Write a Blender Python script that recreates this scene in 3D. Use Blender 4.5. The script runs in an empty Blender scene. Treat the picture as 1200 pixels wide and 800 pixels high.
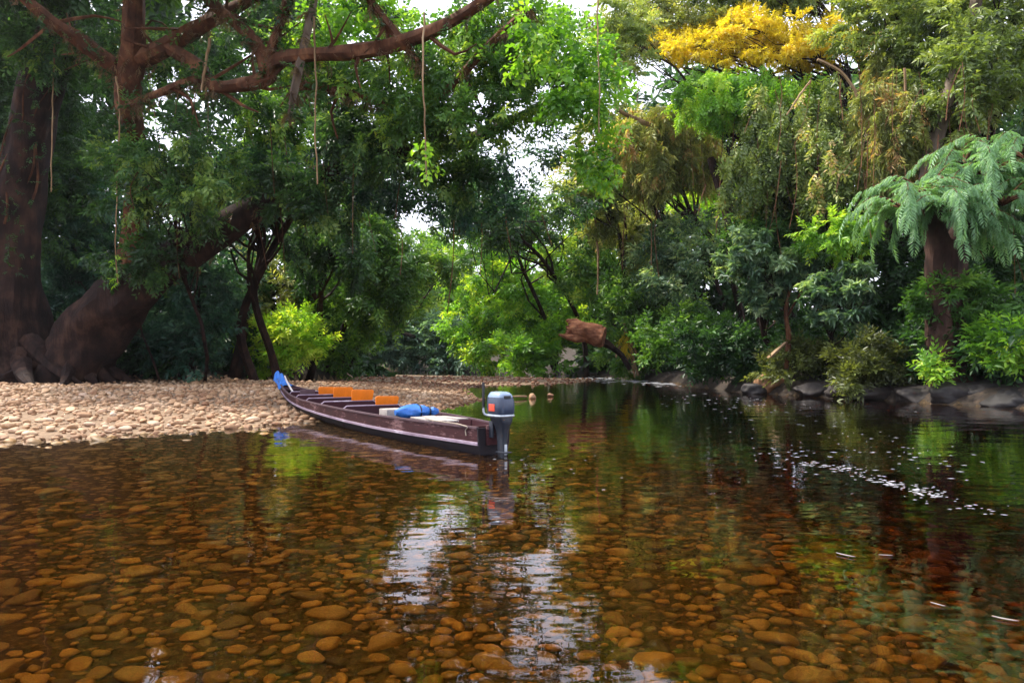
import bpy, bmesh, math, random
import numpy as np
from mathutils import Vector, Matrix
random.seed(7)
RNG = np.random.default_rng(11)
R = math.radians
sc = bpy.context.scene
C = sc.collection
# ---------------------------------------------------------------- camera
F_PX = 867.0
PITCH = math.atan(20 / F_PX)
CAM_Z = 1.5
cam = bpy.data.cameras.new('camera')
cam.sensor_width = 36; cam.lens = 36 * F_PX / 1200
cam.clip_start = 0.05; cam.clip_end = 3000
co = bpy.data.objects.new('camera', cam); C.objects.link(co)
co.location = (0, 0, CAM_Z); co.rotation_euler = (R(90) + PITCH, 0, 0)
sc.camera = co
# ---------------------------------------------------------------- world, sun, exposure
SUN_EL, SUN_AZ = R(56), R(292)          # azimuth clockwise from +Y: soft light from high on the left, over the gravel bar trees
w = bpy.data.worlds.new('World'); sc.world = w; w.use_nodes = True
nt = w.node_tree; nt.nodes.clear()
out = nt.nodes.new('ShaderNodeOutputWorld'); bg = nt.nodes.new('ShaderNodeBackground')
sky = nt.nodes.new('ShaderNodeTexSky'); sky.sky_type = 'NISHITA'; sky.sun_disc = False
sky.sun_elevation = SUN_EL; sky.sun_rotation = SUN_AZ; sky.dust_density = 3.0; sky.air_density = 1.0; sky.ozone_density = 1.0
mixw = nt.nodes.new('ShaderNodeMixRGB'); mixw.inputs[0].default_value = 0.72
mixw.inputs[2].default_value = (10.5, 10.6, 12.2, 1)     # thin even cloud
nt.links.new(sky.outputs[0], mixw.inputs[1]); nt.links.new(mixw.outputs[0], bg.inputs[0])
bg.inputs[1].default_value = 0.085; nt.links.new(bg.outputs[0], out.inputs[0])
sd = bpy.data.lights.new('sun', 'SUN'); sd.energy = 3.0; sd.angle = R(6); sd.color = (1.0, 0.93, 0.82)
so = bpy.data.objects.new('sun', sd); C.objects.link(so)
sv = Vector((math.sin(SUN_AZ) * math.cos(SUN_EL), math.cos(SUN_AZ) * math.cos(SUN_EL), math.sin(SUN_EL)))
so.rotation_euler = sv.to_track_quat('Z', 'Y').to_euler(); so.location = sv * 60
sc.view_settings.view_transform = 'Standard'; sc.view_settings.look = 'None'
sc.view_settings.gamma = 1.0; sc.view_settings.use_curve_mapping = False
sc.view_settings.exposure = 1.5
cy = sc.cycles
cy.use_denoising = True
cy.max_bounces = 8; cy.diffuse_bounces = 4; cy.glossy_bounces = 3; cy.transmission_bounces = 5
cy.transparent_max_bounces = 8; cy.volume_bounces = 0
cy.caustics_reflective = False; cy.caustics_refractive = True; cy.blur_glossy = .3
cy.sample_clamp_indirect = 6

# ---------------------------------------------------------------- helpers
def at(px, py, Y):
    """point at depth Y (m) seen at photograph pixel px, py"""
    u, v = (px - 600) / F_PX, (400 - py) / F_PX
    cp, sp = math.cos(PITCH), math.sin(PITCH)
    t = Y / (cp - v * sp)
    return np.array((u * t, Y, CAM_Z + (v * cp + sp) * t))
def mpp(Y): return Y / F_PX              # metres per photograph pixel

def empty(name, loc=(0, 0, 0), rz=0):
    o = bpy.data.objects.new(name, None); C.objects.link(o)
    o.location = tuple(loc); o.rotation_euler = (0, 0, rz); o.empty_display_size = .2
    return o
def tag(o, label=None, cat=None, group=None, kind=None):
    if label: o['label'] = label
    if cat: o['category'] = cat
    if group: o['group'] = group
    if kind: o['kind'] = kind
    return o
def link(name, me, mat=None, parent=None, loc=None, keep_world=True):
    o = bpy.data.objects.new(name, me); C.objects.link(o)
    if mat is not None and not me.materials: me.materials.append(mat)
    if parent is not None:
        o.parent = parent
        if keep_world: # mesh given in world coordinates
            o.matrix_parent_inverse = (Matrix.Translation(parent.location) @ parent.rotation_euler.to_matrix().to_4x4()).inverted()
    if loc is not None: o.location = tuple(loc)
    return o
def mesh_np(name, V, tris, var=None, smooth=False, quads=False):
    k = 4 if quads else 3
    V = np.ascontiguousarray(V, dtype=np.float32); T = np.ascontiguousarray(tris, dtype=np.int32)
    me = bpy.data.meshes.new(name)
    me.vertices.add(len(V)); me.vertices.foreach_set('co', V.ravel())
    me.loops.add(T.size); me.loops.foreach_set('vertex_index', T.ravel())
    me.polygons.add(len(T)); me.polygons.foreach_set('loop_start', np.arange(0, T.size, k, dtype=np.int32))
    me.polygons.foreach_set('loop_total', np.full(len(T), k, dtype=np.int32))
    if smooth: me.polygons.foreach_set('use_smooth', np.ones(len(T), dtype=bool))
    me.update(calc_edges=True)
    if var is not None:
        a = me.attributes.new('var', 'FLOAT', 'POINT'); a.data.foreach_set('value', np.ascontiguousarray(var, dtype=np.float32))
    return me
class MB:
    """collects vertices and faces of one mesh"""
    def __init__(s): s.v = []; s.f = []
    def add(s, v, f):
        o = len(s.v); s.v += [tuple(map(float, p)) for p in v]; s.f += [tuple(i + o for i in q) for q in f]
    def box(s, c, d, rot=None):
        vs = []
        for x in (-.5, .5):
            for y in (-.5, .5):
                for z in (-.5, .5):
                    p = Vector((x * d[0], y * d[1], z * d[2]))
                    if rot is not None: p = rot @ p
                    vs.append(p + Vector(c))
        s.add(vs, [(0, 1, 3, 2), (4, 6, 7, 5), (0, 4, 5, 1), (2, 3, 7, 6), (0, 2, 6, 4), (1, 5, 7, 3)])
    def tube(s, pts, rad, n=8, wob=0, cap=True):
        v, f = tube_arr(pts, rad, n, wob, cap); s.add(v, f)
    def loft(s, rings, close=True, cap=True):
        n = len(rings[0]); vs = [p for r in rings for p in r]; fs = []
        for i in range(len(rings) - 1):
            for j in range(n if close else n - 1):
                a = i * n + j; b = i * n + (j + 1) % n
                fs.append((a, b, b + n, a + n))
        if cap and close:
            fs.append(tuple(range(n))[::-1]); fs.append(tuple((len(rings) - 1) * n + j for j in range(n)))
        s.add(vs, fs)
    def mesh(s, name, smooth=True, bevel=0):
        me = bpy.data.meshes.new(name); me.from_pydata(s.v, [], s.f); me.update()
        bm = bmesh.new(); bm.from_mesh(me)
        bmesh.ops.recalc_face_normals(bm, faces=bm.faces)
        if bevel: bmesh.ops.bevel(bm, geom=[e for e in bm.edges if len(e.link_faces) == 2 and e.calc_face_angle(0) > .5], offset=bevel, segments=2, affect='EDGES', profile=.6)
        bm.to_mesh(me); bm.free()
        if smooth:
            me.polygons.foreach_set('use_smooth', [True] * len(me.polygons))
            try: me.set_sharp_from_angle(angle=R(38))
            except Exception: pass
        return me
    def build(s, name, mat, parent=None, smooth=True, bevel=0, keep_world=True):
        return link(name, s.mesh(name, smooth, bevel), mat, parent, keep_world=keep_world)
def catmull(P, n):
    P = np.asarray(P, float)
    if len(P) < 3:
        t = np.linspace(0, 1, n)[:, None]; return P[0] * (1 - t) + P[-1] * t
    Q = np.vstack([2 * P[0] - P[1], P, 2 * P[-1] - P[-2]]); out = []
    m = len(P) - 1
    for k in range(n):
        u = k / (n - 1) * m; i = min(int(u), m - 1); t = u - i
        a, b, c, d = Q[i], Q[i + 1], Q[i + 2], Q[i + 3]
        out.append(.5 * (2 * b + (c - a) * t + (2 * a - 5 * b + 4 * c - d) * t * t + (3 * b - a - 3 * c + d) * t ** 3))
    return np.array(out)
def tube_arr(pts, rad, n=8, wob=0, cap=True):
    P = np.asarray(pts, float); m = len(P)
    rad = np.full(m, rad) if np.isscalar(rad) else np.asarray(rad, float)
    T = np.gradient(P, axis=0); T /= np.linalg.norm(T, axis=1)[:, None] + 1e-9
    ref = np.array((0.31, 0.95, 0.07)) if abs(T[0][1]) < .8 else np.array((1., 0, 0.1))
    V = []
    ph = RNG.uniform(0, 6.28, 4)
    for i in range(m):
        x = np.cross(ref, T[i]); x /= np.linalg.norm(x); y = np.cross(T[i], x); ref = y if i else ref
        ref = np.cross(T[i], x)
        for j in range(n):
            a = 2 * math.pi * j / n
            r = rad[i] * (1 + (wob * .5 * abs(math.sin(4.5 * a + ph[3] + i * .12)) if n > 11 else 0) + wob * (.6 * math.sin(2 * a + ph[0] + i * .35) + .5 * math.sin(3 * a + ph[1] - i * .6) + .4 * math.sin(5 * a + ph[2] + i * .9)))
            V.append(P[i] + r * (math.cos(a) * x + math.sin(a) * ref))
    Fc = [(i * n + j, i * n + (j + 1) % n, (i + 1) * n + (j + 1) % n, (i + 1) * n + j) for i in range(m - 1) for j in range(n)]
    if cap: Fc += [tuple(range(n))[::-1], tuple((m - 1) * n + j for j in range(n))]
    return V, Fc

# ---------------------------------------------------------------- materials
def newmat(name):
    m = bpy.data.materials.new(name); m.use_nodes = True
    n = m.node_tree; b = n.nodes['Principled BSDF']
    return m, n, b, n.nodes['Material Output']
def ramp(n, stops, fac=None):
    r = n.nodes.new('ShaderNodeValToRGB'); e = r.color_ramp.elements
    while len(e) < len(stops): e.new(.5)
    for k, (p, c) in zip(e, stops): k.position = p; k.color = (*c, 1)
    if fac is not None: n.links.new(fac, r.inputs[0])
    return r
def noise(n, scale, detail=4, rough=.6, vec=None, stretch=None, obj=True):
    t = n.nodes.new('ShaderNodeTexNoise'); t.inputs['Scale'].default_value = scale
    t.inputs['Detail'].default_value = detail; t.inputs['Roughness'].default_value = rough
    tc = n.nodes.new('ShaderNodeTexCoord'); src = tc.outputs['Object' if obj else 'Generated'] if vec is None else vec
    if stretch:
        mp = n.nodes.new('ShaderNodeMapping'); mp.inputs['Scale'].default_value = stretch
        n.links.new(src, mp.inputs[0]); src = mp.outputs[0]
    n.links.new(src, t.inputs['Vector']); return t
def bump(n, b, h, strength=.5, dist=.02):
    k = n.nodes.new('ShaderNodeBump'); k.inputs['Strength'].default_value = strength; k.inputs['Distance'].default_value = dist
    n.links.new(h, k.inputs['Height']); n.links.new(k.outputs[0], b.inputs['Normal']); return k
def var_fac(n):
    a = n.nodes.new('ShaderNodeAttribute'); a.attribute_name = 'var'
    o = n.nodes.new('ShaderNodeObjectInfo')
    m = n.nodes.new('ShaderNodeMath'); m.operation = 'ADD'; n.links.new(a.outputs['Fac'], m.inputs[0]); n.links.new(o.outputs['Random'], m.inputs[1])
    f = n.nodes.new('ShaderNodeMath'); f.operation = 'FRACT'; n.links.new(m.outputs[0], f.inputs[0]); return f.outputs[0]

def leaf_mat(name, stops, trans=.42, rough=.40, spec=.42, gain=1.7):
    m, n, b, o = newmat(name)
    a = n.nodes.new('ShaderNodeAttribute'); a.attribute_name = 'var'
    r = ramp(n, [(p, tuple(min(.8, x * gain) for x in c)) for p, c in stops], a.outputs['Fac'])
    n.links.new(r.outputs[0], b.inputs['Base Color'])
    b.inputs['Roughness'].default_value = rough; b.inputs['Specular IOR Level'].default_value = spec
    t = n.nodes.new('ShaderNodeBsdfTranslucent')
    g = n.nodes.new('ShaderNodeMixRGB'); g.blend_type = 'MULTIPLY'; g.inputs[0].default_value = 1
    g.inputs[2].default_value = (1.5, 1.45, .55, 1); n.links.new(r.outputs[0], g.inputs[1]); n.links.new(g.outputs[0], t.inputs[0])
    mx = n.nodes.new('ShaderNodeMixShader'); mx.inputs[0].default_value = trans
    n.links.new(b.outputs[0], mx.inputs[1]); n.links.new(t.outputs[0], mx.inputs[2]); n.links.new(mx.outputs[0], o.inputs[0])
    return m
LEAF = {
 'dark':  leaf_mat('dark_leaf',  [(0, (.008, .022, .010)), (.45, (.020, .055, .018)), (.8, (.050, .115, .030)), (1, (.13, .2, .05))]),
 'blue':  leaf_mat('blue_leaf',  [(0, (.008, .025, .018)), (.5, (.022, .065, .045)), (.85, (.06, .13, .085)), (1, (.15, .24, .16))]),
 'mid':   leaf_mat('mid_leaf',   [(0, (.018, .05, .012)), (.5, (.048, .115, .022)), (.85, (.12, .21, .035)), (1, (.22, .29, .05))]),
 'lime':  leaf_mat('lime_leaf',  [(0, (.035, .10, .012)), (.5, (.10, .22, .022)), (.85, (.20, .33, .03)), (1, (.33, .40, .05))], trans=.45),
 'olive': leaf_mat('olive_leaf', [(0, (.035, .043, .014)), (.4, (.095, .118, .034)), (.7, (.18, .205, .06)), (.9, (.28, .28, .10)), (1, (.26, .15, .07))], gain=1.9),  # higher gain works the sunny, hazy wash into the colour
 'haze':  leaf_mat('haze_tinted_leaf', [(0, (.03, .06, .05)), (.5, (.07, .13, .10)), (1, (.15, .23, .17))]),  # lighter blue puts the haze of distance into the leaf colour
 'vine':  leaf_mat('vine_leaf',  [(0, (.018, .030, .010)), (.4, (.055, .082, .022)), (.75, (.115, .145, .040)), (.93, (.19, .21, .065)), (1, (.20, .13, .06))], gain=2.5),  # gain raised to put the wash of sun and haze into the colour
 'pale':  leaf_mat('pale_leaf',  [(0, (.06, .13, .060)), (.5, (.125, .25, .120)), (.9, (.20, .36, .18)), (1, (.30, .25, .12))], gain=1.25),
 'silver':leaf_mat('silver_leaf',[(0, (.020, .045, .028)), (.45, (.055, .11, .062)), (.8, (.15, .23, .13)), (1, (.30, .36, .20))], rough=.35, spec=.6),
 'brown': leaf_mat('dry_leaf',   [(0, (.035, .022, .012)), (.5, (.09, .055, .028)), (1, (.20, .13, .06))], trans=.25),
 'glow_and_fibre':  leaf_mat('glow_and_fibre_leaf',  [(0, (.30, .28, .02)), (.4, (.62, .50, .03)), (.8, (.78, .64, .06)), (1, (.55, .34, .14))], trans=.5, gain=1.0),  # sun flare glow put into a leaf colour; also colours dry root fibre
}
def bark_mat(name, c0, c1, c2, scale=3, st=(1, 1, .22), bd=.06):
    m, n, b, o = newmat(name)
    t = noise(n, scale, 8, .65, stretch=st); t2 = noise(n, scale * .4, 3, .5)
    mx = n.nodes.new('ShaderNodeMath'); mx.operation = 'MULTIPLY_ADD'; mx.inputs[1].default_value = .5
    n.links.new(t2.outputs['Fac'], mx.inputs[0])
    h = n.nodes.new('ShaderNodeMath'); h.operation = 'MULTIPLY'; h.inputs[1].default_value = .5; n.links.new(t.outputs['Fac'], h.inputs[0])
    n.links.new(h.outputs[0], mx.inputs[2])
    r = ramp(n, [(.32, c0), (.5, c1), (.68, c2)], mx.outputs[0]); n.links.new(r.outputs[0], b.inputs['Base Color'])
    b.inputs['Roughness'].default_value = .9; b.inputs['Specular IOR Level'].default_value = .2
    bump(n, b, t.outputs['Fac'], .9, bd); return m
BARK = {
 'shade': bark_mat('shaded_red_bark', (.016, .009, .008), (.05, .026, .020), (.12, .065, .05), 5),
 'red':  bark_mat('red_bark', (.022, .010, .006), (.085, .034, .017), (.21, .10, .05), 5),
 'dark': bark_mat('dark_bark', (.005, .003, .003), (.020, .010, .008), (.065, .034, .022), 4, (1, 1, .16), .09),
 'grey': bark_mat('grey_bark', (.06, .045, .035), (.16, .12, .09), (.34, .28, .23)),
 'tan':  bark_mat('tan_bark', (.10, .06, .03), (.25, .16, .085), (.42, .30, .18)),
 'log':  bark_mat('log_wood', (.06, .024, .014), (.19, .075, .04), (.40, .19, .10), 7, (.15, 1, 1), .06),
}
def stone_mat(name, stops, wet=None, gloss=.75, tint=None):
    m, n, b, o = newmat(name)
    f = var_fac(n); r = ramp(n, stops, f)
    t = noise(n, 9, 6, .65); t2 = noise(n, 30, 3, .6)
    r2 = ramp(n, [(.3, (.55, .52, .50)), (.55, (1, 1, 1)), (.75, (1.12, 1.08, 1.02))], t.outputs['Fac'])
    mx = n.nodes.new('ShaderNodeMixRGB'); mx.blend_type = 'MULTIPLY'; mx.inputs[0].default_value = .8
    n.links.new(r.outputs[0], mx.inputs[1]); n.links.new(r2.outputs[0], mx.inputs[2]); col = mx.outputs[0]
    b.inputs['Roughness'].default_value = gloss
    if wet:  # broad patches of rusty silt and clean washed stone
        gp = n.nodes.new('ShaderNodeNewGeometry'); tn = noise(n, .45, 3, .6, vec=gp.outputs['Position']); rp = ramp(n, [(.34, (.62, .47, .36)), (.48, (.98, .88, .78)), (.64, (1.18, 1.14, 1.12))], tn.outputs['Fac'])
        km = n.nodes.new('ShaderNodeMixRGB'); km.blend_type = 'MULTIPLY'; km.inputs[0].default_value = 1; n.links.new(col, km.inputs[1]); n.links.new(rp.outputs[0], km.inputs[2]); col = km.outputs[0]
        sp = n.nodes.new('ShaderNodeSeparateXYZ'); n.links.new(gp.outputs['Position'], sp.inputs[0]); my = n.nodes.new('ShaderNodeMapRange'); my.inputs[1].default_value = 33; my.inputs[2].default_value = 40; n.links.new(sp.outputs['Y'], my.inputs[0])
        kb = n.nodes.new('ShaderNodeMixRGB'); kb.blend_type = 'MULTIPLY'; kb.inputs[2].default_value = (.55, .40, .36, 1); n.links.new(my.outputs[0], kb.inputs[0]); n.links.new(col, kb.inputs[1]); col = kb.outputs[0]   # the far ridge is of rusty brown cobbles
    if wet:  # stones stay damp where they stand close to the water line
        g = n.nodes.new('ShaderNodeNewGeometry'); s = n.nodes.new('ShaderNodeSeparateXYZ'); n.links.new(g.outputs['Position'], s.inputs[0])
        mr = n.nodes.new('ShaderNodeMapRange'); mr.inputs[1].default_value = .03; mr.inputs[2].default_value = .10
        n.links.new(s.outputs['Z'], mr.inputs[0])
        d = n.nodes.new('ShaderNodeMixRGB'); d.inputs[1].default_value = (*wet, 1)
        k = n.nodes.new('ShaderNodeMixRGB'); k.blend_type = 'MULTIPLY'; k.inputs[0].default_value = 1
        n.links.new(mr.outputs[0], d.inputs[0]); d.inputs[2].default_value = (1, 1, 1, 1)
        n.links.new(col, k.inputs[1]); n.links.new(d.outputs[0], k.inputs[2]); col = k.outputs[0]
    n.links.new(col, b.inputs['Base Color']); bump(n, b, t2.outputs['Fac'], .35, .012); return m
M_BAR = stone_mat('bar_stone', [(0, (.24, .145, .078)), (.22, (.36, .23, .13)), (.5, (.45, .315, .195)), (.75, (.50, .38, .265)), (.92, (.28, .155, .08)), (1, (.54, .45, .36))], wet=(.55, .46, .38))
M_BED = stone_mat('bed_stone', [(0, (.10, .060, .020)), (.2, (.22, .125, .040)), (.45, (.33, .19, .065)), (.6, (.20, .125, .045)), (.8, (.27, .145, .045)), (.9, (.12, .075, .030)), (1, (.035, .022, .010))], gloss=.6)
M_BOULDER = stone_mat('boulder_stone', [(0, (.012, .010, .010)), (.5, (.020, .016, .016)), (1, (.034, .026, .023))], gloss=.7)
M_OCHRE = stone_mat('ochre_stone', [(0, (.22, .11, .05)), (1, (.30, .16, .08))])

def ground_mat(name, stops, scale, bs=.6, bd=.05, rough=.95):
    m, n, b, o = newmat(name)
    t = noise(n, scale, 8, .7); r = ramp(n, stops, t.outputs['Fac']); n.links.new(r.outputs[0], b.inputs['Base Color'])
    b.inputs['Roughness'].default_value = rough; bump(n, b, t.outputs['Fac'], bs, bd); return m
M_BEDG = ground_mat('bed_gravel', [(.3, (.016, .010, .005)), (.5, (.05, .030, .012)), (.62, (.13, .08, .033)), (.75, (.20, .13, .06))], 22, .9, .06)  # darkened: shadows between the stones are put into the ground colour
M_BARG = ground_mat('bar_gravel', [(.3, (.09, .058, .034)), (.5, (.20, .13, .075)), (.7, (.32, .22, .14))], 9)
M_SOIL = ground_mat('forest_soil', [(.3, (.014, .010, .008)), (.55, (.035, .024, .016)), (.75, (.08, .05, .028))], 5)

def simple(name, col, rough=.6, spec=.4, metal=0, nscale=None, amt=.35, bd=.003):
    m, n, b, o = newmat(name)
    b.inputs['Base Color'].default_value = (*col, 1); b.inputs['Roughness'].default_value = rough
    b.inputs['Specular IOR Level'].default_value = spec; b.inputs['Metallic'].default_value = metal
    if nscale:
        t = noise(n, nscale, 6, .65)
        r = ramp(n, [(.3, tuple(c * (1 - amt) for c in col)), (.6, col), (.8, tuple(min(1, c * (1 + amt)) for c in col))], t.outputs['Fac'])
        n.links.new(r.outputs[0], b.inputs['Base Color']); bump(n, b, t.outputs['Fac'], .5, bd)
    return m

# ---------------------------------------------------------------- terrain
def sdist(poly, X, Y):
    """signed distance to a polygon, positive inside"""
    P = np.asarray(poly, float); d = np.full(X.shape, 1e9); ins = np.zeros(X.shape, bool)
    for i in range(len(P)):
        a, b = P[i], P[(i + 1) % len(P)]; ab = b - a
        t = np.clip(((X - a[0]) * ab[0] + (Y - a[1]) * ab[1]) / (ab @ ab), 0, 1)
        d = np.minimum(d, np.hypot(X - a[0] - t * ab[0], Y - a[1] - t * ab[1]))
        c = (a[1] > Y) != (b[1] > Y)
        with np.errstate(divide='ignore', invalid='ignore'):
            xi = (b[0] - a[0]) * (Y - a[1]) / (b[1] - a[1] if b[1] != a[1] else 1e-9) + a[0]
        ins ^= c & (X < xi)
    return np.where(ins, d, -d)
BAR = [(-700, -120), (-60, 2), (-20, 9.6), (-9.3, 13.4), (-8.15, 14.1), (-6.97, 15.1), (-5.8, 16.25), (-4.7, 17.6), (-3.6, 19.3), (-2.7, 20.8), (-1.7, 23.6),
       (-1.3, 27.5), (-2.2, 33), (-2.4, 38), (-1.0, 41), (1.6, 43), (5, 48), (6, 53), (1, 60), (-10, 68), (-30, 74), (-60, 80), (-700, 120)]
RIGHT = [(700, -60), (60, 0), (40, 5), (25, 13), (15.5, 22.4), (14.1, 24.5), (12.7, 28.9), (10.3, 32.5), (10.2, 43), (9.1, 56.5), (4.2, 72), (-3.7, 81), (-18, 88), (-60, 97), (-700, 160), (-700, 900), (700, 900)]
LEFT = [(-700, -100), (-60, 12), (-36, 22), (-20.5, 29.5), (-17.6, 34), (-14, 39), (-10.9, 47), (-12, 55), (-18, 64), (-60, 72), (-700, 90)]
def vnoise(X, Y, s, seed=0):
    X = X / s + seed * 17.3; Y = Y / s - seed * 9.1
    xi = np.floor(X); yi = np.floor(Y); fx = X - xi; fy = Y - yi
    h = lambda a, b: np.modf(np.abs(np.sin(a * 127.1 + b * 311.7 + seed) * 43758.5453))[0]
    fx = fx * fx * (3 - 2 * fx); fy = fy * fy * (3 - 2 * fy)
    return (h(xi, yi) * (1 - fx) + h(xi + 1, yi) * fx) * (1 - fy) + (h(xi, yi + 1) * (1 - fx) + h(xi + 1, yi + 1) * fx) * fy - .5
def sstep(a, b, x):
    t = np.clip((x - a) / (b - a), 0, 1); return t * t * (3 - 2 * t)
def terr(X, Y):
    X = np.asarray(X, float); Y = np.asarray(Y, float)
    dg, dr, dl = sdist(BAR, X, Y), sdist(RIGHT, X, Y), sdist(LEFT, X, Y)
    wob = .18 * vnoise(X, Y, 1.3, 1); dgw = dg + wob * 1.6
    land = np.where(dgw > 0, np.minimum(.055 * dgw, .30 + .022 * np.maximum(dgw - 5.5, 0)).clip(0, .62), 0) + np.where(dgw > 1, .10 * vnoise(X, Y, 3.1, 2), 0)
    land = land * (1 - .68 * sstep(35, 43, Y) * sstep(-26, -14, X))
    depth = .03 + np.minimum(.045 * np.maximum(-dgw, 0), .34 + .004 * np.maximum(-dgw, 0))
    f0 = 1.6 - .09 * np.clip(Y, 0, 30)
    chan = 1.15 * sstep(0, 5.0, X - f0) * sstep(-1, 3.2, -dr) * sstep(.5, 4, -dg)
    depth = depth + chan + .06 * vnoise(X, Y, 2.2, 3)
    h = np.where(dgw > 0, land, -np.maximum(depth, .02))
    dlw = dl + .5 * vnoise(X, Y, 2.5, 5)
    h = np.where(dlw > 0, np.maximum(h, .5) + np.minimum(.28 * dlw, 1.1) + .06 * np.maximum(dlw - 4, 0).clip(0, 60) + .3 * sstep(0, 2, dlw) * vnoise(X, Y, 2.2, 6), h)
    drw = dr + .6 * vnoise(X, Y, 2.1, 7)
    h = np.where(drw > -.8, np.maximum(h, np.minimum((drw + .3) * .9, .55) + .14 * np.maximum(drw - .6, 0).clip(0, 60) + .25 * sstep(0, 2, drw) * vnoise(X, Y, 1.9, 8)), h)
    return h, dgw, dlw, drw
def H(x, y): return float(terr(np.array([x]), np.array([y]))[0][0])
def spaced(fine0, fine1, step, far, g=1.16):
    a = list(np.arange(fine0, fine1 + step / 2, step)); s = step; x = a[-1]
    while x < far: s *= g; x += s; a.append(x)
    s = step; x = a[0]
    while x > -far: s *= g; x -= s; a.insert(0, x)
    return np.array(a)
gx = spaced(-24, 20, .26, 650); gy = spaced(-2, 60, .28, 800)
gy = gy[gy > -120]
GX, GY = np.meshgrid(gx, gy); GZ, DG, DL, DR = terr(GX, GY)
gv = np.stack([GX, GY, GZ], -1).reshape(-1, 3); nx, ny = len(gx), len(gy)
ii, jj = np.meshgrid(np.arange(nx - 1), np.arange(ny - 1)); q0 = (jj * nx + ii)
quads = np.stack([q0, q0 + 1, q0 + nx + 1, q0 + nx], -1).reshape(-1, 4)
fdl = DL.ravel()[quads].mean(1); fdr = DR.ravel()[quads].mean(1); fdg = DG.ravel()[quads].mean(1)
is_bank = (fdl > 0) | (fdr > -.3); is_bar = ~is_bank & (fdg > -.1); is_bed = ~is_bank & ~is_bar
def sub(name, mask, mat):
    q = quads[mask]; u, inv = np.unique(q, return_inverse=True)
    return tag(link(name, mesh_np(name, gv[u], inv.reshape(-1, 4), smooth=True, quads=True), mat), kind='structure')
river_bed = sub('river_bed', is_bed, M_BEDG); gravel_bar = sub('gravel_bar', is_bar, M_BARG); river_bank = sub('river_bank', is_bank, M_SOIL)
tag(river_bed, 'stony brown river bed under the clear water'); tag(gravel_bar, 'pale stony gravel bar beside the river'); tag(river_bank, 'dark soil bank under the forest')

# ---------------------------------------------------------------- water
def water_mat():
    m, n, b, o = newmat('river_water'); n.nodes.remove(b)
    tc = n.nodes.new('ShaderNodeTexCoord')
    def layer(scale, st, detail=3):
        return noise(n, scale, detail, .55, stretch=st)
    a = layer(.9, (1, 1.8, 1), 0); c = layer(2.6, (1, 1.9, 1), 1); d = layer(.3, (1, 1.4, 1), 0)
    s = n.nodes.new('ShaderNodeMath'); s.operation = 'MULTIPLY_ADD'; s.inputs[1].default_value = .42
    n.links.new(c.outputs['Fac'], s.inputs[0]); n.links.new(a.outputs['Fac'], s.inputs[2])
    s2 = n.nodes.new('ShaderNodeMath'); s2.operation = 'MULTIPLY_ADD'; s2.inputs[1].default_value = 1.2
    n.links.new(d.outputs['Fac'], s2.inputs[0]); n.links.new(s.outputs[0], s2.inputs[2])
    # the current in the channel on the right is livelier than the slack shallows
    g = n.nodes.new('ShaderNodeNewGeometry'); sx = n.nodes.new('ShaderNodeSeparateXYZ'); n.links.new(g.outputs['Position'], sx.inputs[0])
    mr = n.nodes.new('ShaderNodeMapRange'); mr.inputs[1].default_value = 0; mr.inputs[2].default_value = 8; mr.inputs[3].default_value = .7; mr.inputs[4].default_value = 1.0
    n.links.new(sx.outputs['X'], mr.inputs[0])
    bp = n.nodes.new('ShaderNodeBump'); bp.inputs['Distance'].default_value = .010; n.links.new(mr.outputs[0], bp.inputs['Strength']); n.links.new(s2.outputs[0], bp.inputs['Height'])
    gl = n.nodes.new('ShaderNodeBsdfGlass'); gl.inputs['Roughness'].default_value = 0; gl.inputs['IOR'].default_value = 1.333
    n.links.new(bp.outputs[0], gl.inputs['Normal']); n.links.new(gl.outputs[0], o.inputs['Surface'])
    ab = n.nodes.new('ShaderNodeVolumeAbsorption'); ab.inputs['Color'].default_value = (.80, .61, .04, 1); ab.inputs['Density'].default_value = 2.8
    n.links.new(ab.outputs[0], o.inputs['Volume'])
    return m
wm = MB(); wm.box((0, 40, -2.0), (180, 190, 4.0))
water = tag(wm.build('river_water', water_mat(), smooth=False), 'clear tea brown river water with small ripples', kind='structure')

# ---------------------------------------------------------------- stones
def stone_variants(n, sub, seed):
    out = []; rg = np.random.default_rng(seed)
    for k in range(n):
        bm = bmesh.new(); bmesh.ops.create_icosphere(bm, subdivisions=sub, radius=1)
        V = np.array([v.co[:] for v in bm.verts]); Fc = np.array([[v.index for v in f.verts] for f in bm.faces]); bm.free()
        D = V.copy(); r = np.ones(len(V))
        for q in range(7):
            d = rg.normal(size=3); d /= np.linalg.norm(d); c = rg.uniform(.45, .85); s = V @ d
            r = np.where(s > c, np.minimum(r, (c + .18 * (s - c)) / np.maximum(s, .01)), r)
        V = V * r[:, None] * (1 + .05 * np.sin(V @ rg.normal(size=3) * 3 + rg.uniform(0, 6)))[:, None]
        V *= np.array((rg.uniform(.9, 1.15), rg.uniform(.68, .95), rg.uniform(.42, .68)))
        out.append((V, Fc))
    return out
SV3 = stone_variants(10, 3, 3); SV2 = stone_variants(10, 2, 4); SV1 = stone_variants(10, 1, 5)
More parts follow.
